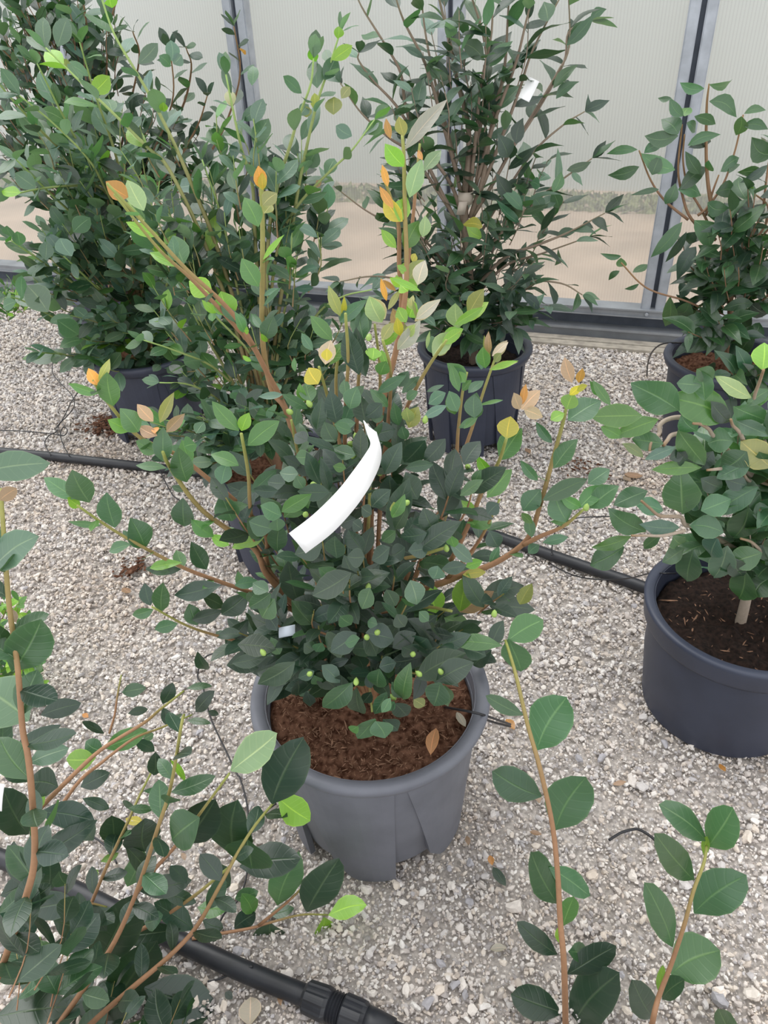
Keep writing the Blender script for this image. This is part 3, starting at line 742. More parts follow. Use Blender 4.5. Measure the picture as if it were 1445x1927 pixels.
table(cen, '''80 625 10 545 60 b;85 560 240 370 55 k;100 740 150 600 58 p;155 640 220 560 46 p;75 830 0 740 60 y;60 830 95 740 60 b;50 930 0 860 36 b;80 935 140 830 62 g;150 890 165 810 42 p
100 1045 155 975 56 l;85 1070 30 1045 34 b;85 1075 135 1065 44 b;70 1070 50 1030 30 b;95 1180 50 1190 50 b;100 1190 120 1140 60 b;120 1205 210 1130 42 k;285 1230 270 1140 64 p;320 1180 375 1085 56 l;300 1210 400 1130 46 b
225 1275 300 1235 46 b;30 520 10 445 26 o;80 510 60 440 44 l;20 700 0 620 26 o;40 780 -10 700 30 o;100 1010 60 1000 40 b;110 980 125 950 26 y;130 1160 90 1120 30 l;60 1230 40 1160 40 z;100 1240 20 1210 46 l;50 1090 0 1050 20 o;150 600 130 560 20 o''', 720, 0, 1.993, Yc + .09)
# lower front and middle, view 440,1180 x2.779
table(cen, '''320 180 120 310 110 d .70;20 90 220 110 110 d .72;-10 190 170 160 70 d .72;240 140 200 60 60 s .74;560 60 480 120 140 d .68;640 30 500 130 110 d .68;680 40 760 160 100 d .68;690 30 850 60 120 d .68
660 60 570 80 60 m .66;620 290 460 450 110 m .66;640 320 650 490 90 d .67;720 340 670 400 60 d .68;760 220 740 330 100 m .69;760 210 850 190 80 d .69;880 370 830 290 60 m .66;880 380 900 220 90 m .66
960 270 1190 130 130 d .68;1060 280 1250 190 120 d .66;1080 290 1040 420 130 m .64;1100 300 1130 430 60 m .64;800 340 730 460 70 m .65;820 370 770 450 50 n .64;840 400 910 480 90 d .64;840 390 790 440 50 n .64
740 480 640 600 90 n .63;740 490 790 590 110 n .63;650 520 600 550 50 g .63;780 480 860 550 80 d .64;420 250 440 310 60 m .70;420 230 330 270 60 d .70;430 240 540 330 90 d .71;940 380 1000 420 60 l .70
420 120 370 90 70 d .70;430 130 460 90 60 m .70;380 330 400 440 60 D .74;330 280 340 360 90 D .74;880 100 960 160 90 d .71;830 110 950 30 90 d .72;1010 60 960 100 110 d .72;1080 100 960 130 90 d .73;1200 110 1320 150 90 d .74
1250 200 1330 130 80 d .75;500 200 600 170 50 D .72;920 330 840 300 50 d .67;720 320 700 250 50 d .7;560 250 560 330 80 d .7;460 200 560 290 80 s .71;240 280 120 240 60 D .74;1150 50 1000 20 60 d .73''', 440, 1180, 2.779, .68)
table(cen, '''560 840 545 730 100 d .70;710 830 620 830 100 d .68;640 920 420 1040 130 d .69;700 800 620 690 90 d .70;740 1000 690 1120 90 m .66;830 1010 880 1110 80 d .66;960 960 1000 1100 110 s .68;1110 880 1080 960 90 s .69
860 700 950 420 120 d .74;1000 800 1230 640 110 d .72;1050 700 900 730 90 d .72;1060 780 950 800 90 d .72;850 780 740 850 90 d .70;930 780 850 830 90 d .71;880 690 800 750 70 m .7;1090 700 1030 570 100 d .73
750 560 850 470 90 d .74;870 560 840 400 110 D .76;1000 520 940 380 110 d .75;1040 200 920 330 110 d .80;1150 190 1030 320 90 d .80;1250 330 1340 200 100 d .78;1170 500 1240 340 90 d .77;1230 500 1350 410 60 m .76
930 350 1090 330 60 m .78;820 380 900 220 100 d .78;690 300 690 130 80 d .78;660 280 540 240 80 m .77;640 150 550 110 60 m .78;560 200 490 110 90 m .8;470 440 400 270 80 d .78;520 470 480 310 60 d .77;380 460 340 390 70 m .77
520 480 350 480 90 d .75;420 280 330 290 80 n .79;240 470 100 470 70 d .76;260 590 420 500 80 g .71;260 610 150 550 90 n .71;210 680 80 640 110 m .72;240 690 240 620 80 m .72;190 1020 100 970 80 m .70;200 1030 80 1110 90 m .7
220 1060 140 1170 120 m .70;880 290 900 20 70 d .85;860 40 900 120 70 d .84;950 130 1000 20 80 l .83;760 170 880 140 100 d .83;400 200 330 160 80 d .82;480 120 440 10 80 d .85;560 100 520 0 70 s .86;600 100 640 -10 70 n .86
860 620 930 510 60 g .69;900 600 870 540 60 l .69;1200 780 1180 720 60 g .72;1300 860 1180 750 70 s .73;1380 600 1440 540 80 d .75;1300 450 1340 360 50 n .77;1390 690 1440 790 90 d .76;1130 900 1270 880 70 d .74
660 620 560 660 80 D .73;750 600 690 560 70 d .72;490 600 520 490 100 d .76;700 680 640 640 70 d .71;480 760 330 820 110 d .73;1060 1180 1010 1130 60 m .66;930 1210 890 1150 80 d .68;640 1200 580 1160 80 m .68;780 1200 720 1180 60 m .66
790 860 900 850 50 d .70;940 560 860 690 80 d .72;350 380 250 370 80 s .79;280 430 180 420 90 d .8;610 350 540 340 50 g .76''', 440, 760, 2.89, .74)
# upper middle sprays, view 240,480 x3.01
table(cen, '''880 790 740 800 40 s .86;1020 870 880 790 60 m .84;1310 680 1240 420 110 d .84;1340 480 1300 290 100 m .86;1210 350 1140 180 60 l .88;1220 340 1230 250 30 y .88;1160 480 1040 340 80 g .88;1200 380 1340 260 70 n .88
1050 540 980 440 50 n .86;1120 620 1150 480 90 k .85;1130 600 1130 530 60 y .84;1080 730 1020 640 100 y .84;1150 620 1220 490 70 g .86;1440 380 1370 240 100 p .87;1240 800 1220 700 60 n .84;1250 820 1340 740 60 m .84;1260 870 1300 750 100 n .82
1190 960 1150 770 100 d .82;1070 990 1100 820 80 d .82;1040 830 1010 720 90 n .84;1000 830 970 740 50 g .85;950 660 940 580 30 g .85;700 600 650 570 26 b .86;660 440 620 330 50 n .9;660 430 690 430 40 b .89;770 420 700 330 40 n .88
770 290 870 180 24 n .89;780 480 830 350 90 m .88;790 490 760 450 30 b .88;1400 600 1370 520 80 b .85;1180 1060 1110 950 90 m .80;1290 950 1170 960 60 n .80;1300 1130 1160 1090 70 n .79;1350 960 1320 800 100 d .82;1440 840 1350 920 90 d .82''', 240, 480, 3.01, .85)
# right of centre, view 640,420 x3.44
table(cen, '''165 990 100 680 110 d .85;155 740 160 540 100 m .87;290 620 190 480 110 k .87;300 500 270 370 36 o .88;310 560 390 430 40 l .88;270 760 350 640 70 l .86;390 730 370 620 60 y .86;370 820 520 650 90 k .86;490 620 640 500 70 k .86
430 740 480 660 60 l .86;210 880 220 800 100 b .84;300 920 270 820 50 b .85;260 980 300 900 90 g .84;430 640 370 540 80 b .87;460 540 470 460 36 l .88;500 630 470 500 20 l .87;500 400 545 240 90 k .90;440 440 390 390 80 b .88
520 440 330 350 40 b .88;430 310 370 270 40 b .9;240 1100 420 990 70 m .84;380 1060 440 960 80 m .84;400 1100 520 990 60 m .84;430 1140 500 1090 60 n .84;560 1090 670 1050 30 s .84;570 1170 690 1100 80 s .84;540 1260 690 1180 60 s .82
600 860 730 700 110 p .85;740 660 930 550 60 b .85;660 780 800 690 70 b .85;620 850 590 730 90 n .86;640 860 700 780 50 l .86;750 720 790 690 20 o .86;560 810 580 700 24 p .86;770 1090 720 910 60 g .84;810 1030 770 960 60 g .84
760 1220 710 1090 90 n .83;870 1260 870 1110 110 n .83;940 940 920 810 80 g .87;970 880 930 730 36 l .88;1000 870 1080 760 60 k .88;1000 900 1040 840 50 l .87;970 950 1150 890 40 b .87;830 1100 930 1010 60 n .85;800 1330 890 1250 40 g .83
890 1180 1050 1140 20 g .85;310 1190 200 1080 70 n .84;380 1310 350 1170 70 m .83;280 1250 190 1250 70 m .83;450 1290 430 1200 80 l .83;430 1400 400 1320 70 m .82''', 640, 420, 3.44, .85)
ELL = [(690, 1120, 230, 130, Yc - .05, .12, 3), (680, 960, 260, 130, Yc, .13, 3), (690, 830, 190, 90, Yc + .03, .08, 1.3), (560, 1190, 150, 90, Yc - .05, .1, 1.5), (830, 1150, 150, 90, Yc - .03, .1, 1.5), (700, 1225, 180, 70, Yc - .14, .05, 1.6), (700, 1130, 150, 60, Yc - .16, .03, .8)]
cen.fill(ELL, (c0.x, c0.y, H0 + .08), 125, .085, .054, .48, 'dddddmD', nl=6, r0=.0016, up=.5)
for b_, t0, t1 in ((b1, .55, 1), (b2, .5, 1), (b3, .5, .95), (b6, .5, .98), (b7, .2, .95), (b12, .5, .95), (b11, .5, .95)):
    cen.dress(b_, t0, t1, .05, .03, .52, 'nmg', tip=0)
for (x, y) in ((710, 1190), (690, 1199), (495, 1228), (583, 1268), (670, 1283), (740, 1312), (788, 1268), (829, 1264), (777, 1231), (790, 873), (880, 878), (755, 953), (765, 946), (670, 822), (660, 835), (665, 859), (590, 911), (575, 968), (693, 1104), (800, 790), (1103, 955), (545, 775), (582, 760), (840, 1032), (930, 1155), (715, 890), (694, 635)):
    cen.bud(x, y, {1: .64}.get(0, .66 if y > 1150 else (.72 if y > 930 else .80)), .0052)
cen.finish()

# white paper strap through the leaves
def ribbon(name, Lp, Rp, ox, oy, sc, Ys, mat, label, cat, thick=.0006):
    a = [A(ox + x / sc, oy + y / sc, Y) for (x, y), Y in zip(Lp, Ys)]; b = [A(ox + x / sc, oy + y / sc, Y) for (x, y), Y in zip(Rp, Ys)]
    a = smooth_path(a, 5); b = smooth_path(b, 5); v = []; f = []; n = len(a)
    for i in range(n):
        t = (a[min(i + 1, n - 1)] - a[max(0, i - 1)]).normalized(); nn = (b[i] - a[i]).cross(t).normalized() * thick
        cmid = (a[i] + b[i]) / 2 - nn * 3
        v += [a[i] + nn, cmid + nn, b[i] + nn, a[i] - nn, cmid - nn, b[i] - nn]
    for i in range(n - 1):
        o = i * 6; p = o + 6
        f += [(o, o + 1, p + 1, p), (o + 1, o + 2, p + 2, p + 1), (o + 3, p + 3, p + 4, o + 4), (o + 4, p + 4, p + 5, o + 5), (o, p, p + 3, o + 3), (o + 2, o + 5, p + 5, p + 2)]
    f += [(0, 3, 4, 1), (1, 4, 5, 2)]; o = (n - 1) * 6; f += [(o, o + 1, o + 4, o + 3), (o + 1, o + 2, o + 5, o + 4)]
    ob = mesh(name, v, f, mat, True, None, None, tuple(a[0])); setp(ob, label, cat); return ob
ribbon('paper_strap', [(300, 705), (430, 605), (560, 478), (650, 365), (715, 275), (745, 218), (728, 165), (705, 90)], [(390, 812), (530, 705), (640, 588), (722, 475), (768, 390), (795, 320), (800, 250), (775, 155)], 440, 760, 2.89,
       [.655, .665, .675, .685, .70, .715, .725, .735], M_TAG, 'blank white paper strap curling across the middle of the central camellia', 'label')

# fallen leaf on the peat and drip tubes of the central pot
def ground_leaf(px, py, w_px, ang, tn, label, z=.008, name='fallen_leaf', ratio=.5, shape='oval', cat='leaf'):
    p = G(px, py, z); d = proj(p)[2]; L = w_px / F_PX * d; r = RN
    v, f, uv = leaf_geom(shape, int(px) % 9 + 3, 8, 2)
    v = v * np.array([L * ratio / SHAPES[shape][2], L, L * .9]); v[:, 1] -= L / 2
    v2 = v.copy(); v2[:, 2] -= .0007
    n = len(v); ff_ = list(f) + [tuple(i + n for i in q[::-1]) for q in f]
    e = Matrix.Rotation(ang, 3, 'Z') @ Matrix.Rotation(r.uniform(-.2, .2), 3, 'Y') @ Matrix.Rotation(r.uniform(-.08, .16), 3, 'X')
    vv = np.concatenate([v, v2]) @ np.array(e).T; vv[:, 2] -= vv[:, 2].min() + .004; vv += np.array(p)
    o = mesh(name, vv, ff_, M_LEAF, True, np.concatenate([uv, uv]), None, tuple(p)); o.color = tone(tn, r, .05)
    return setp(o, label, cat)
ground_leaf(815, 1393, 60, -.25, 'c', 'dry tan leaf lying on the peat of the central grey pot', z=H0 - .008, ratio=.42)
ground_leaf(868, 1352, 40, .3, 'k', 'crumpled pale brown leaf against the inner right rim of the central pot', z=H0 - .010, ratio=.4)
def tubing(name, txt, label, zs, r, ox=0, oy=0, sc=1., cat='tubing', mat=None, parent=None):
    P = pix(txt, ox, oy, sc); zs = zs if isinstance(zs, (list, tuple)) else [zs] * len(P)
    pts = [G(x, y, z) for (x, y), z in zip(P, zs)]; mb = MB(); tube(mb, smooth_path(pts, 6), r, r, 8 if r < .01 else 20)
    o = mb.build(name, mat or M_WIRE, parent, smooth=True, origin=None if parent else tuple(pts[0])); 
    return setp(o, label, cat)
tubing('drip_tube', '830 1330 850 1333 904 1344 960 1363', 'upper of two thin black drip tubes entering the central grey pot', [H0 - .06, H0 - .01, H0 + .012, .20], .0022)
tubing('drip_tube', '960 1367 935 1361 915 1354 908 1345', 'lower thin black drip tube against the right side of the central grey pot', [.18, .23, .27, .30], .0022)

# ================================================================ BACK LEFT CAMELLIAS
GT = 'ssssngsm'
# nearer one, pot half hidden behind the central plant
c1 = G(522, 866, .30); c1.z = 0
p1 = Plant('potted_camellia', (c1.x, c1.y, 0), 'tall loose camellia with long pale green shoots, directly behind the central plant to its left', 'potted plant', 'oval', False, False, M_BARK_GREEN)
pot(p1.root, c1, .170, .132, .30, M_POT_NAVY, 6, .3, soil=M_SOIL, soil_z=.265)
r1 = Vector((c1.x, c1.y, .26)); Y1 = c1.y
p1.branch([r1 - Z3 * .02, r1 + Vector((-.01, 0, .14)), r1 + Vector((-.02, .01, .3))], .013, .007, mat=M_BARK_BROWN)
def pb(pl, txt, Y, r0, r1_, root, dress=None, ox=0, oy=0, sc=1., **kw):
    path = pl.pbranch(pix(txt, ox, oy, sc), Y, r0, r1_, root, **kw)
    if dress: pl.dress(path, *dress)
    return path
D1 = (.25, .98, .038, .062, .5, GT, .5, 52, 3)
pb(p1, '186 -20 213 60 250 125 282 180 316 246 349 319 410 470 460 640 490 800', (Y1 + .1, Y1), .006, .0018, r1, (.35, .99, .042, .070, .48, 'ssngs', .5, 50, 3))
pb(p1, '86 90 143 146 213 213 276 276 320 322 390 470 450 640 485 800', (Y1 + .05, Y1), .006, .0016, r1, (.35, .99, .042, .070, .48, 'sngbs', .5, 50, 2))
pb(p1, '425 140 440 215 455 282 475 349 480 450 490 600 495 790', (Y1 + .05, Y1), .006, .0018, r1, D1)
pb(p1, '590 110 584 160 560 225 547 270 522 351 505 450 500 600 498 790', (Y1 + .02, Y1), .006, .0016, r1, D1)
pb(p1, '640 60 618 130 592 211 562 351 545 460 520 620 505 800', (Y1 + .08, Y1), .006, .0016, r1, D1)
pb(p1, '705 225 660 285 622 321 557 391 522 470 505 620 500 800', (Y1 + .05, Y1), .005, .0014, r1, (.45, .99, .045, .055, .5, 'sng', .5, 50, 2))
pb(p1, '400 585 410 600 470 665 500 740 505 820', (Y1 - .15, Y1), .004, .0016, r1, (.4, .98, .04, .05, .5, 'sng', .5, 50, 3))
pb(p1, '270 640 330 660 400 690 450 740 495 820', (Y1 - .1, Y1), .004, .0016, r1, (.3, .98, .04, .055, .5, 'sng', .5, 50, 3))
pb(p1, '700 545 640 560 590 600 550 690 510 800', (Y1 + .1, Y1), .004, .0016, r1, (.3, .98, .04, .055, .5, 'sd', .5, 50, 3))
pb(p1, '300 720 360 725 420 760 480 830', (Y1 - .05, Y1), .004, .0016, r1, (.3, .98, .04, .05, .5, 'sd', .5, 50, 3))
for t_ in ('380 300 420 420 450 560 480 700', '240 380 330 480 400 600 470 760', '560 480 540 560 520 700', '330 520 380 620 450 740'):
    pb(p1, t_, (Y1 + .05, Y1), .005, .0016, r1, (.4, .98, .045, .058, .5, GT, .5, 50, 2))
E1 = [(380, 330, 190, 150, Y1 + .08, .14, 2.2), (470, 520, 170, 130, Y1 + .03, .14, 2.2), (480, 680, 170, 110, Y1, .12, 2.2), (350, 500, 130, 140, Y1 + .05, .1, 1.6), (400, 790, 140, 60, Y1 - .05, .1, 1.0), (550, 360, 90, 120, Y1 + .08, .1, .8), (600, 640, 70, 80, Y1 + .1, .08, .8), (420, 790, 150, 50, Y1 - .2, .05, 1.6), (400, 860, 90, 30, Y1 - .22, .03, .5)]
p1.fill(E1, (c1.x, c1.y, .42), 170, .12, .062, .52, 'sssdmsd', nl=6, r0=.0018, up=.45, tip_tones='ngb', tipp=.08)
table(p1, '''1190 330 1180 225 60 s;1185 230 1160 190 34 b;1265 145 1270 100 36 b;1245 225 1320 170 44 b;1215 300 1260 210 55 n;1150 440 1150 400 42 l;1180 410 1180 350 34 l;1250 430 1250 360 62 l;1280 370 1315 320 36 l
1370 500 1440 455 50 g;1190 560 1150 630 66 s;1130 350 1065 285 40 n;870 400 850 335 40 l;615 420 612 390 30 b;520 240 590 160 46 s;870 350 830 250 30 s;945 320 945 240 40 n;1000 390 900 450 44 s;920 190 905 200 26 o
1320 510 1260 470 50 s;1110 760 1230 725 30 n;1200 700 1190 680 26 z;1105 735 1080 770 44 n;645 230 640 150 50 s;640 250 600 210 40 n;650 240 680 205 44 s''', 0, 0, 1.993, Y1 + .05)
p1.finish()
# farther one towards the left
c2 = G(272, 655, .30); c2.z = 0
p2 = Plant('potted_camellia', (c2.x, c2.y, 0), 'wide grey green camellia in a dark blue pot above the long black hose at left', 'potted plant', 'oval', False, False, M_BARK_GREEN)
pot(p2.root, c2, .18, .145, .30, M_POT_NAVY, 6, .9, soil=M_SOIL, soil_z=.265)
r2 = Vector((c2.x, c2.y, .26)); Y2 = c2.y
p2.branch([r2 - Z3 * .02, r2 + Vector((0, 0, .14)), r2 + Vector((.01, .01, .3))], .013, .007, mat=M_BARK_BROWN)
D2 = (.2, .98, .042, .080, .5, GT, .5, 50, 3)
Yf = Y2 - .25
for t_ in ('-20 120 0 159 40 206 83 252 120 292 180 400 240 540', '-30 385 50 360 133 350 196 359 240 450 262 560', '37 180 100 232 166 299 200 359 242 449 262 520 275 600', '20 452 100 507 190 567 260 610',
           '10 560 36 563 91 591 119 613 152 638 200 650 250 660', '75 663 120 668 170 680 240 690', '120 482 160 520 200 557 250 600', '150 80 180 180 220 300 250 440', '70 120 120 220 180 330 240 460',
           '300 340 290 430 280 540', '350 440 320 520 290 600', '30 300 90 360 160 430 230 540'):
    pb(p2, t_, (Yf, Y2), .006, .0018, r2, D2)
E2 = [(180, 360, 150, 130, Y2 - .05, .15, 2), (200, 500, 160, 110, Y2 - .1, .15, 2.4), (170, 640, 110, 55, Y2 - .2, .1, 1.2), (290, 620, 110, 70, Y2 - .1, .12, 1.3), (140, 250, 130, 90, Y2, .15, 1.2), (320, 690, 90, 40, Y2 - .15, .08, .6)]
p2.fill(E2, (c2.x, c2.y, .45), 130, .14, .080, .52, 'sssdmss', nl=6, r0=.002, up=.45, tip_tones='ngb', tipp=.1)
table(p2, '''180 1170 100 1070 90 s 2.1;80 1120 85 1030 40 n 2.1;60 1130 0 1150 40 n 2.1;270 960 225 890 60 s 2.15;170 975 175 905 50 s 2.15;75 920 65 870 45 n 2.15;45 890 25 850 36 n 2.15;240 240 165 180 60 b 2.15;215 175 250 65 62 s 2.15;345 350 410 285 60 b 2.2
135 705 55 650 60 s 2.2;80 725 0 715 40 b 2.2;215 1200 300 1260 70 n 2.1;130 1130 200 1120 30 n 2.1;420 30 415 -20 50 b 2.2;275 870 335 820 60 n 2.2;250 220 240 260 40 l 2.2''', 0, 0, 1.993, Y2 - .2)
p2.finish()
# dark tall one at the wall, upper left
c3 = A(215, 560, 3.15); c3.z = 0
p3 = Plant('potted_camellia', (c3.x, c3.y, 0), 'tall dark small-leaved camellia against the wall in the upper left corner', 'potted plant', 'oval', False, False, M_BARK_BROWN)
pot(p3.root, c3, .17, .14, .28, M_POT_NAVY, 6, .2, soil=M_SOIL_DARK, soil_z=.25)
r3 = Vector((c3.x, c3.y, .24)); Y3 = c3.y
p3.branch([r3 - Z3 * .02, r3 + Vector((0, 0, .3)), r3 + Vector((-.05, -.02, .7))], .016, .009, mat=M_BARK_BROWN)
for t_ in ('150 -40 165 60 180 180 195 300 210 420', '60 -30 90 60 130 160 170 280 200 400', '-30 60 30 120 90 200 150 300 200 420', '-30 200 40 270 110 330 180 420', '-20 310 60 340 130 390 200 470', '320 90 326 180 300 260 260 340 220 430',
           '250 60 262 110 240 220 220 340', '350 90 360 130 340 210 280 320', '390 180 370 240 320 320 240 420', '440 50 452 130 437 200 400 280 320 380', '230 -30 205 60 200 200 205 320', '0 -20 50 60 110 170 160 300'):
    pb(p3, t_, (Y3 - .2, Y3), .006, .002, r3, (.25, .98, .05, .078, .48, 'ddsmd', .45, 50, 3))
E3 = [(110, 90, 130, 120, Y3 - .1, .2, 2.2), (60, 240, 130, 110, Y3 - .1, .2, 1.8), (150, 400, 100, 60, Y3 - .1, .15, 1.6), (270, 240, 110, 80, Y3 - .1, .15, 1.2), (330, 300, 100, 60, Y3, .1, .9), (100, 20, 120, 60, Y3 - .1, .2, 1.0)]
p3.fill(E3, (c3.x, c3.y, .6), 150, .16, .075, .48, 'ddsdms', nl=7, r0=.002, up=.4)
p3.finish()

# ================================================================ TALL NARROW-LEAVED CAMELLIA, CENTRE BACK
c4 = G(893, 650, .33); c4.z = 0
p4 = Plant('potted_camellia', (c4.x, c4.y, 0), 'tall upright camellia with narrow pointed drooping leaves in a black ribbed pot by the wall', 'potted plant', 'narrow', False, False, M_BARK_GREY)
pot(p4.root, c4, .175, .135, .33, M_POT_DARK, 8, .15, soil=M_SOIL_DARK, soil_z=.27)
r4 = Vector((c4.x, c4.y, .26)); Y4 = c4.y
NT = 'dsdmds'
def b4_(t_, Y=0, r0=.005, rt=None, L=.088, gap=.05, st=.35, tn=NT):
    pb(p4, t_, (Y4 + Y, Y4), r0, .0016, rt, (st, .99, gap, L, .38, tn, .62, 58, 3))
b4_('820 -60 827 0 848 86 861 156 879 225 882 294 875 363 875 415 879 484 886 554 890 640', 0, .016, r4, st=.3, gap=.045)
b4_('975 115 941 166 924 242 910 329 885 410', -.03, .008)
b4_('870 -50 889 0 910 69 917 138 910 208 889 294 884 346', .03, .008)
b4_('1069 -30 1071 86 1048 138 1014 197 965 277 927 346 889 408', .03, .006, st=.2)
b4_('1062 -20 1003 93 976 173 940 270 900 370', -.06, .006)
b4_('960 -40 955 40 950 120 930 220 900 330', -.05, .006)
b4_('925 -40 925 60 905 160 895 260 885 360', -.08, .006)
b4_('670 -10 685 21 726 86 754 138 765 208 800 300 860 420', 0, .006, st=.2)
b4_('675 100 675 114 702 152 744 197 785 260 848 346 872 420', -.04, .006, st=.2)
b4_('640 156 681 214 733 260 778 294 850 400', .02, .005, st=.15)
b4_('628 350 681 391 723 415 796 450 870 540', .04, .004, st=.15, gap=.07)
b4_('1138 401 1072 436 1014 460 951 484 895 540', -.06, .006, st=.15)
b4_('1096 555 1055 533 986 530 934 554 893 600', -.1, .005, st=.15)
b4_('1107 446 1020 477 951 500 892 560', .05, .005, st=.15)
b4_('1114 298 1038 353 951 432 885 500', -.04, .006, st=.2)
b4_('1100 210 1060 235 1000 290 940 380 885 470', .05, .005, st=.2)
b4_('1110 40 1070 60 1060 120 1010 210 950 300', .05, .004, st=.3)
b4_('740 -20 760 40 800 120 830 220 860 330', -.1, .006, st=.25)
b4_('790 -40 800 60 820 160 850 280 870 380', .08, .006, st=.25)
b4_('640 530 700 520 760 530 830 570 885 620', -.1, .005, st=.2)
b4_('720 560 770 540 830 560 885 600', .0, .005, st=.2)
b4_('1010 -40 990 40 970 120 930 230 895 350', -.1, .006, st=.25)
E4 = [(880, 480, 160, 70, Y4 - .05, .18, 2.2), (900, 560, 170, 50, Y4 - .08, .16, 2.0), (860, 360, 150, 90, Y4, .15, 1.8), (880, 220, 150, 100, Y4, .15, 1.8), (880, 80, 150, 90, Y4, .15, 1.5), (980, 370, 90, 90, Y4, .1, .8), (780, 500, 90, 60, Y4, .1, .9)]
E4 += [(890, 600, 110, 30, Y4 - .12, .08, 1.4)]
p4.fill(E4, (c4.x, c4.y, .5), 120, .14, .088, .38, NT + 'm', nl=6, r0=.002, up=.6, gapspread=(45, 75))
table(p4, '''700 150 780 70 36 m;690 170 800 45 40 m;640 330 735 235 36 m;650 370 735 300 34 m;690 640 790 595 34 m;640 720 665 640 40 n;590 700 550 690 40 n;660 780 630 720 44 n;600 790 560 735 44 n;580 780 665 715 44 s
370 890 320 850 44 b;375 850 300 845 44 y;400 250 490 150 46 n;380 220 285 165 60 s;560 740 400 800 40 s;470 590 440 510 60 d;480 740 430 650 50 d;500 540 530 440 50 d;270 110 280 20 44 m;620 80 600 0 62 s''', 720, 0, 1.993, Y4 - .1)
p4.finish()
def tie_band():
    p = A(876, 372, Y4 - .005); mb = MB(); 
    lathe(mb, p.x, p.y, [(.021, p.z - .016), (.0225, p.z), (.022, p.z + .018), (.020, p.z + .018), (.020, p.z - .016)], 18, close=True)
    a = A(869, 392, Y4 - .03); mb.box(a, Vector((1, 0, 0)), Vector((0, 1, 0)), Vector((.2, 0, 1)).normalized(), .012, .001, .018)
    setp(mb.build('paper_band', M_TAGBEIGE, None, True), 'small beige paper band wrapped round the trunk of the tall upright camellia', 'label')
tie_band()
def card(name, cpt, right, up_, w, h, label, mat=M_TAG, bend=.1):
    n = 8; v = []; f = []; nrm = right.cross(up_).normalized()
    for i in range(n + 1):
        t = i / n - .5
        for s_ in (-.5, .5):
            for k in (.0004, -.0004):
                v.append(cpt + up_ * (t * h) + right * (s_ * w * (1 - .0 * t)) + nrm * (bend * h * (1 - 4 * t * t) + k))
    for i in range(n):
        a = i * 4; b = a + 4
        f += [(a, a + 2, b + 2, b), (a + 1, b + 1, b + 3, a + 3), (a, b, b + 1, a + 1), (a + 2, a + 3, b + 3, b + 2)]
    f += [(0, 1, 3, 2), (n * 4, n * 4 + 2, n * 4 + 3, n * 4 + 1)]
    o = mesh(name, v, f, mat, True, None, None, tuple(cpt)); setp(o, label, 'label'); return o
card('plant_label', A(995, 168, Y4 - .12), (RT * .9 - UP * .45).normalized(), (RT * -.45 - UP * .9).normalized(),   .03, .058, 'small white plant label hanging at the upper right of the tall upright camellia')
card('plant_label', A(270, 425, Y2 - .3), (RT * .8 - UP * .5).normalized(), (RT * .5 + UP * .8).normalized(), .03, .09, 'white label strip caught in the back left camellia leaves')
card('plant_label', A(540, 1188, .745), (RT + UP * .2).normalized(), UP, .022, .014, 'pale bluish label half hidden low in the central camellia', M_TAGBLUE)

# ================================================================ GLOSSY CAMELLIA, RIGHT BACK
c5 = G(1372, 672, .30); c5.z = 0
p5 = Plant('potted_camellia', (c5.x, c5.y, 0), 'glossy dark green camellia in a navy pot in front of the right wall post', 'potted plant', 'droop', True, False, M_BARK_BROWN)
pot(p5.root, c5, .185, .15, .30, M_POT_NAVY, 0, 0, soil=M_SOIL, soil_z=.25, band=False)
r5 = Vector((c5.x, c5.y, .24)); Y5 = c5.y
def b5_(t_, Y=0, r0=.005, rt=None, dress=None): pb(p5, t_, (Y5 + Y, Y5), r0, .002, rt, dress, 1080, 130, 3.266)
DR = (.3, .97, .05, .075, .46, 'ddmd', .6, 55, 2)
b5_('830 90 815 250 815 600 850 850 940 1090 955 1300 960 1600', 0, .011, r5)
b5_('665 340 640 600 660 750 720 920 870 1050', 0, .005)
b5_('680 400 670 560 700 720 780 860 850 1000', .02, .004)
b5_('400 500 470 680 560 810 700 925', 0, .004)
b5_('1040 280 990 500 920 700 820 850 760 900', 0, .004)
b5_('890 650 850 760 810 900', 0, .004)
b5_('290 1190 400 1310 500 1370 700 1430 860 1520 950 1650', -.08, .004, r5)
b5_('1240 450 1200 560 1180 700 1150 900 1050 1100 980 1250', .05, .005, None, DR)
b5_('1100 760 1190 840 1180 950 1080 1100', 0, .004)
b5_('1280 900 1180 1000 1060 1150', 0, .004, None, DR)
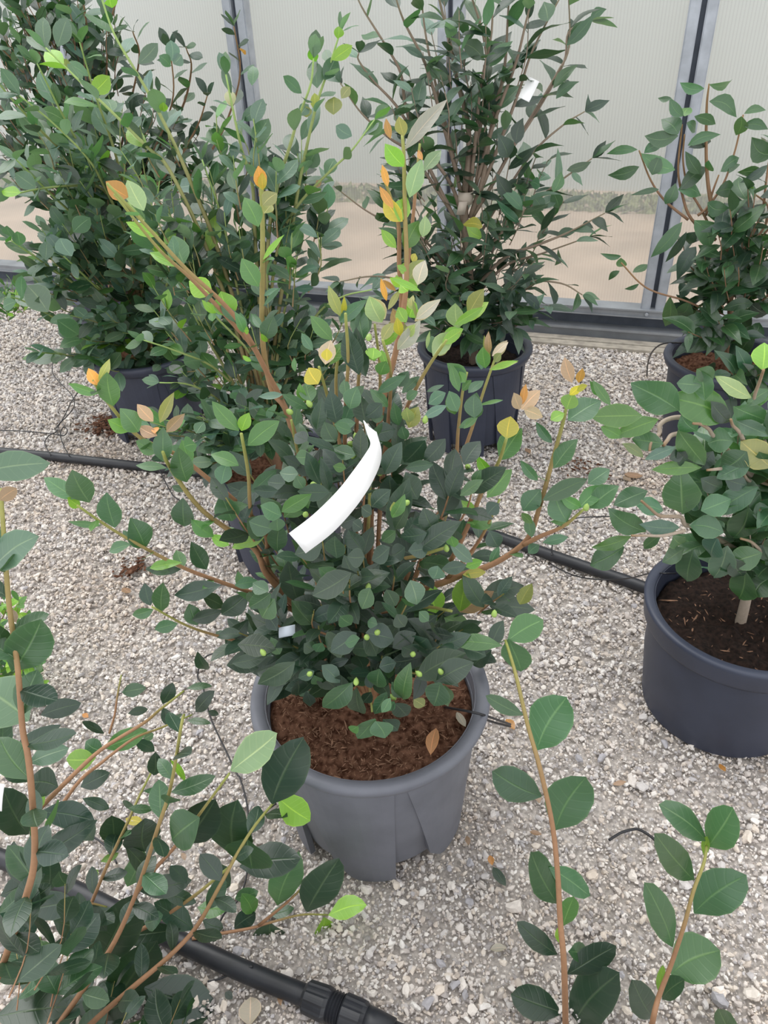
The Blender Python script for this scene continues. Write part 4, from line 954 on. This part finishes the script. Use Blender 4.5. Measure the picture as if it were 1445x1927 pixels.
table(p5, '''800 120 645 85 60 n;830 95 1045 100 48 n;830 200 1035 270 84 m;1045 275 1190 235 44 n;1040 345 1190 370 62 m;1030 290 985 415 80 m;680 290 720 215 75 g;600 180 515 170 34 m;670 290 600 180 62 n;640 410 435 400 90 m
640 400 560 285 100 m;740 290 880 360 62 m;690 330 800 380 60 n;430 515 575 440 60 m;390 495 195 525 50 n;400 600 230 660 70 m;480 650 530 550 80 m;620 620 430 520 90 n;700 480 910 455 60 d;700 470 890 400 60 m
900 630 1045 550 70 m;950 640 1030 570 42 m;1240 520 1095 440 120 m;1190 590 1030 690 52 d;650 740 860 600 90 m;520 740 410 740 32 m;560 830 600 710 72 m;640 740 820 760 90 m;870 760 1050 750 94 m;820 820 945 860 90 m
820 900 985 880 100 m;890 1000 1140 980 90 m;665 940 460 1140 80 n;740 930 840 1120 120 n;690 1000 580 1210 52 d;750 1090 630 1260 90 d;1040 1030 1135 1160 90 m;990 1070 1020 1240 100 d;290 1150 180 1140 34 n;290 1160 265 1250 62 n
280 1240 210 1300 36 m;360 1250 455 1170 46 m;400 1320 310 1355 26 m;590 1400 545 1610 85 m;720 1340 640 1400 80 d;710 1430 600 1530 100 m;820 1500 630 1560 82 m;1180 1360 890 1330 76 g;870 1350 920 1500 110 m;1100 1440 945 1490 72 m
860 1540 850 1700 80 m;830 1620 625 1720 92 m;1190 1500 1120 1480 90 d;860 1150 940 1200 70 d;930 1000 950 1100 60 d;1080 850 1180 950 90 d;1060 1160 1180 1200 80 d;1100 750 1090 725 26 b;1140 1560 1060 1640 90 m;1110 1640 1010 1800 90 m
800 1850 920 1840 90 d;750 1000 700 1100 80 d;1150 620 1030 650 60 m;830 560 800 640 60 n;770 640 720 560 70 m''', 1080, 130, 3.266, Y5 - .03)
p5.fill([(1370, 470, 90, 60, Y5, .12, 1.5), (1370, 560, 80, 50, Y5, .12, 1.5), (1420, 400, 50, 80, Y5, .1, 1), (1350, 620, 60, 25, Y5 - .1, .05, .6), (1470, 500, 50, 120, Y5, .1, 1)], (c5.x, c5.y, .45), 52, .12, .088, .46, 'mmdmd', nl=5, r0=.002, up=.6, gapspread=(45, 75))
p5.fill([(1400, 720, 50, 25, Y5 - .2, .04, 1)], (c5.x, c5.y, .42), 6, .12, .088, .46, 'dm', nl=5, r0=.002, up=.6)
p5.finish()

# ================================================================ WAVY CAMELLIA, RIGHT, NEARER
c6 = G(1404, 1140, .27); c6.z = 0
p6 = Plant('potted_camellia', (c6.x, c6.y, 0), 'camellia with large wavy mid green leaves and twisted stems in a smooth dark blue pot', 'potted plant', 'wavy', True, True, M_BARK_PALE)
pot(p6.root, c6, .188, .158, .27, M_POT_DARK, 0, 0, soil=M_SOIL_DARK, soil_z=.225, band=True)
crumbs(p6.root, c6, .15, .228, M_CHIP, 160, 8, .0035, 'compost_crumbs')
r6 = Vector((c6.x, c6.y, .22)); Y6 = c6.y
def b6_(t_, Y=(0, 0), r0=.005, r1_=.002, rt=None): p6.pbranch(pix(t_, 1080, 640, 2.677), (Y6 + Y[0], Y6 + Y[1]), r0, r1_, rt)
p6.branch([r6 - Z3 * .02, A(1405, 1120, Y6), A(1412, 1060, Y6), A(1425, 980, Y6), A(1440, 900, Y6)], .011, .007)
b6_('1000 735 960 722 920 700 905 660 890 620', (-.05, 0), .006)
b6_('380 560 388 520 410 495 430 470 432 430 470 400 540 390 640 420', (-.08, -.03), .0045)
b6_('340 810 380 845 430 885 490 888 540 893 560 930 620 945 740 1010 850 1080 940 1180', (-.12, 0), .0055, .002)
b6_('450 530 470 505 490 480 530 470', (-.08, -.05), .004, .003)
b6_('600 420 640 425 680 450 700 480 780 560 850 640 910 700', (-.1, -.02), .005)
b6_('670 655 740 648', (-.1, -.08), .003)
b6_('840 1000 890 1015 930 1050 945 1080 1000 1120', (-.1, -.04), .004)
b6_('955 150 935 210 910 280 905 350 940 450 990 600 1010 720', (-.12, 0), .004)
b6_('790 400 800 430 830 460 850 500 880 600 900 680', (-.12, -.02), .0045)
b6_('290 985 360 985 450 985 560 960', (-.12, -.1), .003)
b6_('850 660 870 700 910 720', (-.08, -.02), .004)
table(p6, '''340 380 90 385 112 g;530 360 290 240 160 n;790 400 490 290 170 g;640 230 520 215 90 n;660 300 640 160 90 n;430 400 215 490 86 g;240 490 140 440 62 g;350 590 250 520 46 l;450 520 290 500 92 n;510 540 370 590 56 s
525 450 660 640 112 n;640 640 395 655 66 g;620 460 540 380 92 n;800 510 670 520 120 n;870 560 745 660 130 m;890 620 720 690 92 m;545 880 540 690 170 n;370 760 200 830 96 m;365 970 180 860 108 m;535 945 340 930 76 s
450 860 320 810 82 n;290 990 95 1050 64 g;250 1040 70 1130 110 m;435 985 345 1060 52 n;500 990 560 1040 80 s;640 860 790 800 110 n;930 740 700 890 112 n;755 970 590 930 112 n;880 850 800 1010 140 m;720 1000 670 1095 110 s
560 1050 440 1120 80 s;600 1060 550 1240 120 m;770 1040 700 1210 122 s;945 1070 780 1130 116 n;860 1170 820 1310 132 m;985 1200 905 1290 132 m;985 930 940 1000 100 n;890 290 730 190 72 p;870 330 990 250 64 n;800 330 985 420 110 n
985 640 850 510 130 l;810 400 985 490 80 s;950 150 970 10 110 b;80 200 185 330 52 g;690 310 800 420 80 d;760 700 880 740 80 d;900 880 1000 860 110 m;640 700 760 760 90 d;560 760 640 860 90 d;700 560 640 660 80 D
930 560 1000 700 110 m;1000 260 870 320 60 g;1060 500 980 380 120 m;1040 800 960 900 120 m;1060 1000 980 1100 120 m;700 200 620 150 80 m;520 560 600 640 80 d;800 1100 860 1200 90 d;480 600 560 560 60 d''', 1080, 640, 2.677, Y6 - .08)
p6.fill([(1370, 860, 100, 60, Y6 + .05, .1, 1.6), (1400, 980, 90, 70, Y6 + .03, .08, 1.4), (1480, 900, 60, 160, Y6, .1, 1.6), (1380, 1060, 80, 30, Y6 + .03, .05, .6)], (c6.x, c6.y, .36), 34, .1, .085, .55, 'mmnn', nl=5, r0=.002, up=.6)
p6.finish()

# ================================================================ FOREGROUND CAMELLIA, BOTTOM LEFT
c7 = Vector((-.50, .17, 0))
p7 = Plant('potted_camellia', (c7.x, c7.y, 0), 'large-leaved camellia leaning into the bottom left corner, with brown branching stems', 'potted plant', 'oval', True, True, M_BARK)
pot(p7.root, c7, .19, .15, .30, M_POT, 6, 0, soil=M_SOIL, soil_z=.26)
r7 = Vector((c7.x, c7.y, .25)); h7 = r7 + Vector((.04, .05, .12))
p7.branch([r7 - Z3 * .02, h7], .013, .010)
_paths7 = []
def b7_(t_, Y, r0=.0045, r1_=.0018, rt=None, ox=0, oy=1280):
    q = p7.pbranch(pix(t_, ox, oy, 1.993), Y, r0, r1_, rt)
    if rt is not None: _paths7.append((q, .45 if oy == 1280 else .4))
b7_('5 560 5 600 12 700 22 850 35 1000 60 1180 70 1270 85 1460 105 1560 120 1710 130 1930 100 2080 0 2370 -80 2560', (.60, .44), .0045, .0018, h7, 0, 640)
b7_('690 130 680 170 640 400 590 560 510 800 430 980 340 1120 220 1290 120 1440', (.68, .46), .0048, .0018, h7)
b7_('860 350 750 500 660 620 570 720 510 800', (.66, .62), .0035, .0018)
b7_('1060 420 960 540 890 650 830 760 740 920 640 1030 500 1150 340 1290 200 1440', (.68, .46), .0048, .0018, h7)
b7_('1230 880 1130 880 1010 910 940 930 830 950 720 970', (.68, .64), .003, .0014)
b7_('1150 760 1080 830 970 920', (.69, .66), .0028, .0014)
b7_('860 700 740 800 610 890 520 940 440 975', (.66, .60), .004, .002)
b7_('570 340 520 440 480 530 400 700 310 900 200 1030 130 1120 20 1290', (.74, .50), .004, .0016, h7)
b7_('690 40 600 110 540 160 380 260 260 370 130 500', (.80, .62), .0035, .0015)
b7_('720 130 600 180 500 220 380 310 280 400 120 640', (.82, .64), .003, .0014)
b7_('455 -20 440 60 430 130 410 200', (.85, .8), .002, .0012)
b7_('400 850 330 840 310 900', (.6, .58), .002, .0012)
table(p7, '''870 340 1030 200 108 p .66;1020 460 1120 250 150 d .66;1040 440 1170 530 100 b .66;880 680 880 470 150 d .68;930 590 940 718 165 m .655;900 700 1115 660 112 d .68;1150 865 1265 700 125 d .67;1230 880 1370 840 74 b .67
1215 885 1225 1020 84 b .67;1010 905 1000 1020 120 d .665;950 880 915 815 60 g .67;880 930 945 880 60 d .67;745 515 620 605 135 m .635;690 610 800 460 128 d .665;545 645 545 525 122 d .65;430 620 420 515 90 d .68
640 420 800 360 60 m .66;480 480 575 480 32 m .68;575 360 580 285 55 d .7;218 400 105 385 100 d .64;390 255 540 195 70 g .76;360 290 243 300 74 b .72;500 225 590 270 42 d .8;150 495 355 530 92 d .60
135 660 340 540 80 d .58;110 580 20 410 110 d .58;105 385 30 310 80 d .6;50 260 205 175 60 d .58;155 130 290 90 66 d .6;110 150 -60 10 180 s .55;0 300 20 130 60 d .56;110 310 250 255 70 s .62
310 445 410 485 40 d .68;385 265 320 230 62 m .74;300 400 400 350 62 d .72;300 840 95 870 95 d .56;200 900 335 940 80 d .60;180 800 180 655 72 d .62;0 810 150 740 82 d .54;0 870 145 750 62 s .53;60 950 20 840 120 d .54
60 1040 145 970 50 b .55;125 1140 10 1050 92 d .54;150 1130 315 1120 80 d .56;-20 1260 238 1210 132 d .5;250 1290 380 1230 120 d .54;365 1060 500 830 150 d .60;420 1210 580 1000 152 d .58;540 1155 815 1225 150 d .56
420 1290 560 1200 92 d .56;680 930 440 975 76 d .62;610 1080 740 1060 62 d .62;730 985 780 1105 82 d .64;750 985 950 1015 85 d .65;870 1060 980 1060 82 d .66;725 935 585 835 80 d .63;740 850 850 850 62 g .645
600 790 740 835 52 d .64;520 790 715 760 76 d .63;480 770 540 650 76 s .64;540 910 600 880 62 m .62;760 900 840 930 50 d .66;1040 850 1120 660 100 n .68;790 700 870 770 72 d .67;530 760 575 730 36 b .62
340 740 365 715 26 b .66;730 120 785 50 52 d .84;700 30 795 20 26 m .84;610 90 650 20 46 d .82;625 170 615 105 36 d .82;480 125 555 110 32 d .8;455 45 535 30 48 m .84;780 115 820 130 22 d .84
700 150 785 155 26 m .83;540 220 575 200 32 m .8;390 200 310 155 30 d .8;380 680 440 650 26 b .66;620 170 680 130 20 m .8;1010 880 1100 850 40 m .69;880 820 960 800 50 n .68;650 1180 740 1290 100 d .55
480 1200 330 1290 120 d .53;790 1180 910 1290 120 d .58;250 1100 380 1040 70 d .55;30 700 90 640 60 d .55;60 580 70 500 30 b .6;140 480 165 440 30 b .62;160 1080 230 990 50 d .55;640 300 700 380 26 b .68
470 620 600 760 60 d .64;350 600 300 520 70 d .64;180 1080 130 1000 50 g .56;220 720 260 780 60 d .58;400 940 330 840 60 d .58;700 760 640 700 50 d .64''', 0, 1280, 1.993, .65)
table(p7, '''-80 500 180 465 105 s .58;-40 860 130 735 110 s .56;50 1240 150 1060 150 m .54;30 1130 145 1060 62 s .55;10 1180 -10 1080 60 d .55;0 600 55 560 50 z .58;60 1060 45 1010 24 z .55;30 1180 25 1100 26 n .55''', 0, 640, 1.993, .56)
for _q in _paths7: p7.dress(_q[0], _q[1], .97, .034, .048, .55, 'ddmd', .5, 55, 0)
p7.fill([(120, 1820, 130, 90, .52, .05, 1), (60, 1650, 70, 120, .52, .04, .8), (250, 1900, 120, 50, .5, .04, .8)], (c7.x + .04, c7.y + .05, .4), 12, .09, .062, .55, 'ddm', nl=4, r0=.0010, up=.55)
p7.finish()
card('plant_label', A(-4, 1500, .52), (RT * .95 - UP * .1).normalized(), (UP * .95 + RT * .1).normalized(), .012, .03, 'white label edge at the left margin beside the large-leaved camellia', bend=.05)

# ================================================================ FOREGROUND SHOOTS, BOTTOM RIGHT
c8 = Vector((.22, .16, 0))
p8 = Plant('potted_camellia', (c8.x, c8.y, 0), 'camellia with two slender upright shoots of round glossy leaves at the bottom right', 'potted plant', 'round', True, True, M_BARK)
pot(p8.root, c8, .17, .14, .28, M_POT, 6, 0, soil=M_SOIL, soil_z=.24)
r8 = Vector((c8.x, c8.y, .23))
p8.branch([r8 - Z3 * .02, r8 + Vector((.0, .01, .08))], .01, .007)
p8.pbranch([(951, 1205), (962, 1240), (973, 1280), (993, 1365), (1016, 1446), (1039, 1551), (1049, 1641), (1054, 1732), (1061, 1812), (1064, 1927), (1064, 2050)], (.72, .42), .005, .0018, r8 + Z3 * .06)
p8.pbranch([(1330, 1590), (1324, 1625), (1305, 1676), (1287, 1742), (1262, 1817), (1239, 1877), (1227, 1927), (1205, 2040)], (.58, .42), .0045, .0018, r8 + Z3 * .06)
p8.pbranch([(1385, 1960), (1390, 2040)], (.5, .42), .003, .0018, r8 + Z3 * .06)
table(p8, '''955 1205 1022 1166 50 g .72;958 1200 980 1271 50 n .72;945 1215 851 1206 30 g .72;985 1345 915 1310 26 m .68;1012 1410 1062 1315 72 n .66;1018 1497 930 1455 54 m .64;1045 1560 1100 1468 76 n .62;1046 1697 1006 1610 50 m .58
1033 1632 1112 1688 40 n .59;1057 1743 1080 1696 30 g .565;1054 1775 1053 1745 15 b .555;1049 1797 977 1737 34 d .55;1068 1790 1112 1795 32 m .55;1067 1832 1158 1786 42 d .54;1056 1905 968 1872 52 d .52;1075 1935 1158 1835 72 d .51
1330 1583 1251 1516 44 n .58;1332 1592 1372 1524 56 n .58;1306 1657 1240 1574 47 m .565;1305 1718 1402 1650 70 n .55;1265 1783 1223 1674 46 m .53;1263 1833 1352 1788 78 n .52;1245 1880 1284 1845 32 d .5;1240 1867 1247 1820 13 b .505
1230 1917 1196 1852 46 d .49;1225 1925 1218 1868 18 D .49;1385 1965 1360 1910 34 m .48;1325 1612 1330 1575 14 b .578''', 0, 0, 1, .6, shape='round')
p8.finish()

# ================================================================ SMALL FRESH GREEN SHRUBS
def low_shrub(cx, cy, Y, label, ells, n, L, tn, seed):
    q = A(cx, cy, Y); q.z = 0
    p = Plant('low_shrub', (q.x, q.y, 0), label, 'shrub', 'oval', False, False, M_BARK_GREEN)
    p.fill(ells, (q.x, q.y, .0), n, .08, L, .42, tn, nl=7, r0=.0015, up=.6); p.finish()
low_shrub(-60, 1230, 1.30, 'low shrub with small fresh green leaves at the left edge', [(20, 1150, 60, 70, 1.25, .06, 1), (30, 1260, 60, 50, 1.2, .06, 1), (-60, 1180, 60, 80, 1.25, .06, 1)], 42, .036, 'bgbng', 1)
low_shrub(-20, 570, 3.2, 'small light green weed at the foot of the wall, far left', [(10, 550, 45, 28, 3.15, .06, 1)], 18, .045, 'gnb', 2)

# ================================================================ HOSES AND DRIP TUBES
HR = .0155
def hose(name, txt, label, r=HR, **kw): return tubing(name, txt, label, r * .9, r, cat='hose', mat=M_HOSE, **kw)
hose('irrigation_hose', '-120 838 0 850 90 858 160 866 250 876 400 893 560 920 720 955 880 992 1000 1032 1100 1066 1170 1090 1232 1112 1310 1136 1400 1150 1500 1158 1640 1160', 'long black irrigation hose running behind the central pot')
hz = hose('irrigation_hose', '-60 1590 60 1640 150 1680 270 1740 370 1787 470 1832 560 1868 620 1893 720 1935 790 1965', 'black irrigation hose with a screw coupling crossing the bottom left of the gravel', .0165)
def coupling():
    a, b = G(592, 1882, .02), G(700, 1927, .02); d = (b - a).normalized(); x = d.cross(Z3).normalized(); y = x.cross(d)
    a.z = b.z = .022; Lc = .105
    def ring(segs, r_fn):
        v = []; f = []; n = 48
        for i, t in enumerate(segs):
            for j in range(n):
                an = 2 * PI * j / n; r = r_fn(i, j); v.append(a + d * t + (x * math.cos(an) + y * math.sin(an)) * r)
        for i in range(len(segs) - 1):
            for j in range(n): f.append((i * n + j, i * n + (j + 1) % n, (i + 1) * n + (j + 1) % n, (i + 1) * n + j))
        f.append(tuple(range(n - 1, -1, -1))); f.append(tuple((len(segs) - 1) * n + j for j in range(n))); return v, f
    root = empty('hose_coupling', a, 'ribbed black screw coupling joining the lower hose', 'hose coupling')
    lug = lambda base: (lambda i, j: base[i] + (.0016 if (j % 8) < 4 and 0 < i < len(base) - 1 else 0))
    v, f = ring([-.018, -.012, .020, .026], lug([.018, .0235, .0255, .024])); mesh('nut', v, f, M_HOSE, False, None, root)
    v, f = ring([.026, .028, .031, .033, .036, .038, .041, .043, .046], lambda i, j: .0215 if i % 2 else .0245); mesh('threaded_collar', v, f, M_HOSE, False, None, root)
    v, f = ring([.046, .050, .080, .086], lug([.022, .0265, .0255, .0225])); mesh('nut', v, f, M_HOSE, False, None, root)
    v, f = ring([.086, .10, .13], lambda i, j: [.0225, .0215, .019][i]); mesh('sleeve', v, f, M_HOSE, True, None, root)
coupling()
WT = .0018
tubing('drip_tube', '358 715 358 800 400 860 440 900 490 955 505 1020 470 1080 385 1170 400 1220 440 1225 458 1190 430 1170 410 1220 430 1290 470 1365', 'tangled thin black drip tube standing on the long hose at left', [.03, .04, .05, .05, .04, .04, .04, .04, .03, .03, .03, .03, .03, .03, .033], WT, 0, 480, 3.6125)
tubing('drip_tube', '545 915 490 990 440 1090 400 1160 385 1200 330 1230 305 1280 345 1365', 'second thin black drip tube looping beside the tangled one at left', [.03, .03, .03, .02, .03, .03, .03, .033], WT, 0, 480, 3.6125)
tubing('drip_tube', '-60 1190 0 1192 100 1194 200 1200 330 1212 430 1227', 'thin black drip tube lying straight to the left edge above the hose', [.004] * 5 + [.012], WT, 0, 480, 3.6125)
tubing('drip_tube', '1272 1079 1250 1079 1222 1079 1185 1088 1146 1091 1110 1089 1081 1083 1055 1072 1036 1061', 'thin black drip tube from the soil of the smooth dark blue pot over the hose', [.245, .285, .2, .09, .04, .033, .01, .005, .004], WT)
tubing('drip_tube', '1150 972 1110 973 1081 976 1050 990 1040 1020 1038 1045', 'thin black drip tube rising from the hose under the right-hand leaves', [.05, .05, .05, .04, .03, .033], WT)
tubing('drip_tube', '1290 645 1274 645 1258 645 1240 650 1226 664 1219 684 1217 708', 'curved black drip tube leaving the rim of the navy pot at the right wall', [.28, .306, .30, .27, .2, .1, .006], .0028)
tubing('drip_tube', '1146 1581 1158 1573 1171 1566 1190 1561 1202 1561 1220 1571 1234 1583 1250 1604 1262 1618', 'short thick dark tube end lying on the gravel beside the right-hand shoot', [.006] * 9, .0026)
tubing('drip_tube', '437 1225 401 1230 385 1238 376 1252 372 1275 381 1290 396 1350 426 1415 445 1455 452 1466 464 1510 470 1570', 'thin black drip tube trailing down the gravel left of the central grey pot', [.03, .03, .02, .02, .004, .004, .004, .004, .004, .004, .004, .004], WT)
tubing('drip_tube', '520 1512 501 1526 480 1546 470 1580 465 1640 455 1680 442 1701 421 1721 400 1770', 'thin dark drip tube between the foreground leaves and the lower hose', [.004] * 8 + [.03], WT)
tubing('drip_tube', '120 1562 146 1568 176 1576 190 1585 206 1601 220 1625', 'short curved drip tube end on the gravel behind the foreground leaves', [.004] * 6, WT)
tubing('drip_tube', '475 1818 437 1832 410 1843 391 1847', 'short dark drip tube beside the bottom left hose', [.033, .012, .006, .005], WT)
tubing('drip_tube', '298 880 310 905 323 929 332 938 345 946', 'short drip tube hanging down from the long hose left of the central plant', [.033, .015, .005, .005, .005], WT)

# ================================================================ LOOSE LEAVES AND SPILLED PEAT ON THE GRAVEL
GL = [(960, 1362, 30, .4, 'o', 'orange brown fallen leaf by the drip tubes right of the central pot', .55), (924, 1617, 20, .1, 'o', 'tiny orange fallen leaf just above a dark green one', .6), (940, 1648, 42, .45, 'd', 'dark green fallen leaf lying on gravel right of the central pot', .5),
      (1011, 1497, 30, .1, 'z', 'brown fallen leaf half behind the taller right-hand shoot', .5), (1008, 1566, 22, 1.2, 'z', 'small dark brown fallen leaf left of the taller shoot', .5), (1166, 1472, 26, 1.7, 'z', 'thin tan fallen leaf on the open gravel at right', .35),
      (1360, 1443, 18, .2, 'o', 'small orange fallen leaf on the gravel towards the right edge', .7), (938, 1783, 30, 1.6, 'k', 'beige fallen leaf near the bottom centre', .5), (253, 1543, 36, 1.3, 'y', 'yellow fallen leaf behind the foreground stems', .6),
      (193, 1611, 22, 1.2, 'z', 'reddish brown fallen leaf under the foreground leaves', .5), (238, 1110, 26, .8, 'z', 'brown leaf fragment on the gravel left of the central plant', .6), (470, 1902, 50, .1, 'k', 'broad withered beige leaf beside the bottom left hose', .9),
      (160, 1345, 16, 1.0, 'o', 'tiny orange leaf fragment on the left gravel', .6), (1192, 893, 34, 1.4, 'z', 'curled rust brown leaf on gravel between the right-hand pots', .6), (1180, 899, 20, .4, 'z', 'small rust brown leaf touching the curled one', .7),
      (993, 848, 24, .2, 'z', 'narrow rust brown leaf on gravel right of the black pot', .4), (527, 1880, 22, .2, 'z', 'dark red leaf scrap under the bottom hose', .4), (880, 1580, 20, .1, 'z', 'brown leaf scrap at the right foot of the central pot', .5),
      (430, 1872, 20, .9, 'D', 'dark purple brown scrap left of the bottom hose', .7), (345, 1610, 18, .5, 'z', 'small brown leaf scrap among the foreground stems', .5)]
for (x, y, w, an, tn, lab, ra) in GL: ground_leaf(x, y, w, an, tn, lab, .010, ratio=ra)
def spill(px, py, rx, n, seed, label, mat=None, size=.006):
    p = G(px, py); r = random.Random(seed); V = []; Fc = []
    sm = stone_mesh('x', 77, None, 1); sv = np.array([v.co[:] for v in sm.vertices]); fc = [tuple(q.vertices) for q in sm.polygons]
    for i in range(n):
        q = p + Vector((r.gauss(0, rx * .45), r.gauss(0, rx * .45), .004 + abs(r.gauss(0, .004)))); s = size * math.exp(r.gauss(0, .5))
        e = Matrix.Rotation(r.uniform(0, 6), 3, 'Z'); v = (sv * np.array([s * r.uniform(.7, 2), s * .7, s * .5])) @ np.array(e).T + np.array(q); o = len(V); V += v.tolist(); Fc += [tuple(k + o for k in f) for f in fc]
    o = mesh('spilled_peat', V, Fc, mat or M_SOIL, False, None, None, tuple(p)); setp(o, label, 'peat', kind='stuff')
spill(205, 800, .09, 260, 1, 'reddish peat spilled on gravel below the dark blue pot at left')
spill(250, 1075, .05, 60, 2, 'small peat spill on gravel left of the central plant')
spill(1090, 880, .08, 50, 3, 'scattered peat crumbs between the right-hand pots')

for _o in list(C.objects):
    if _o.parent is None and 'category' in _o:
        _g = {'potted_camellia': 'potted camellias standing on the gravel', 'fallen_leaf': 'fallen leaves', 'drip_tube': 'thin black drip tubes', 'irrigation_hose': 'black irrigation hoses',
              'plant_label': 'plant labels', 'low_shrub': 'low fresh green plants', 'spilled_peat': 'peat spills'}.get(_o.name.split('.')[0])
        if _g: _o['group'] = _g
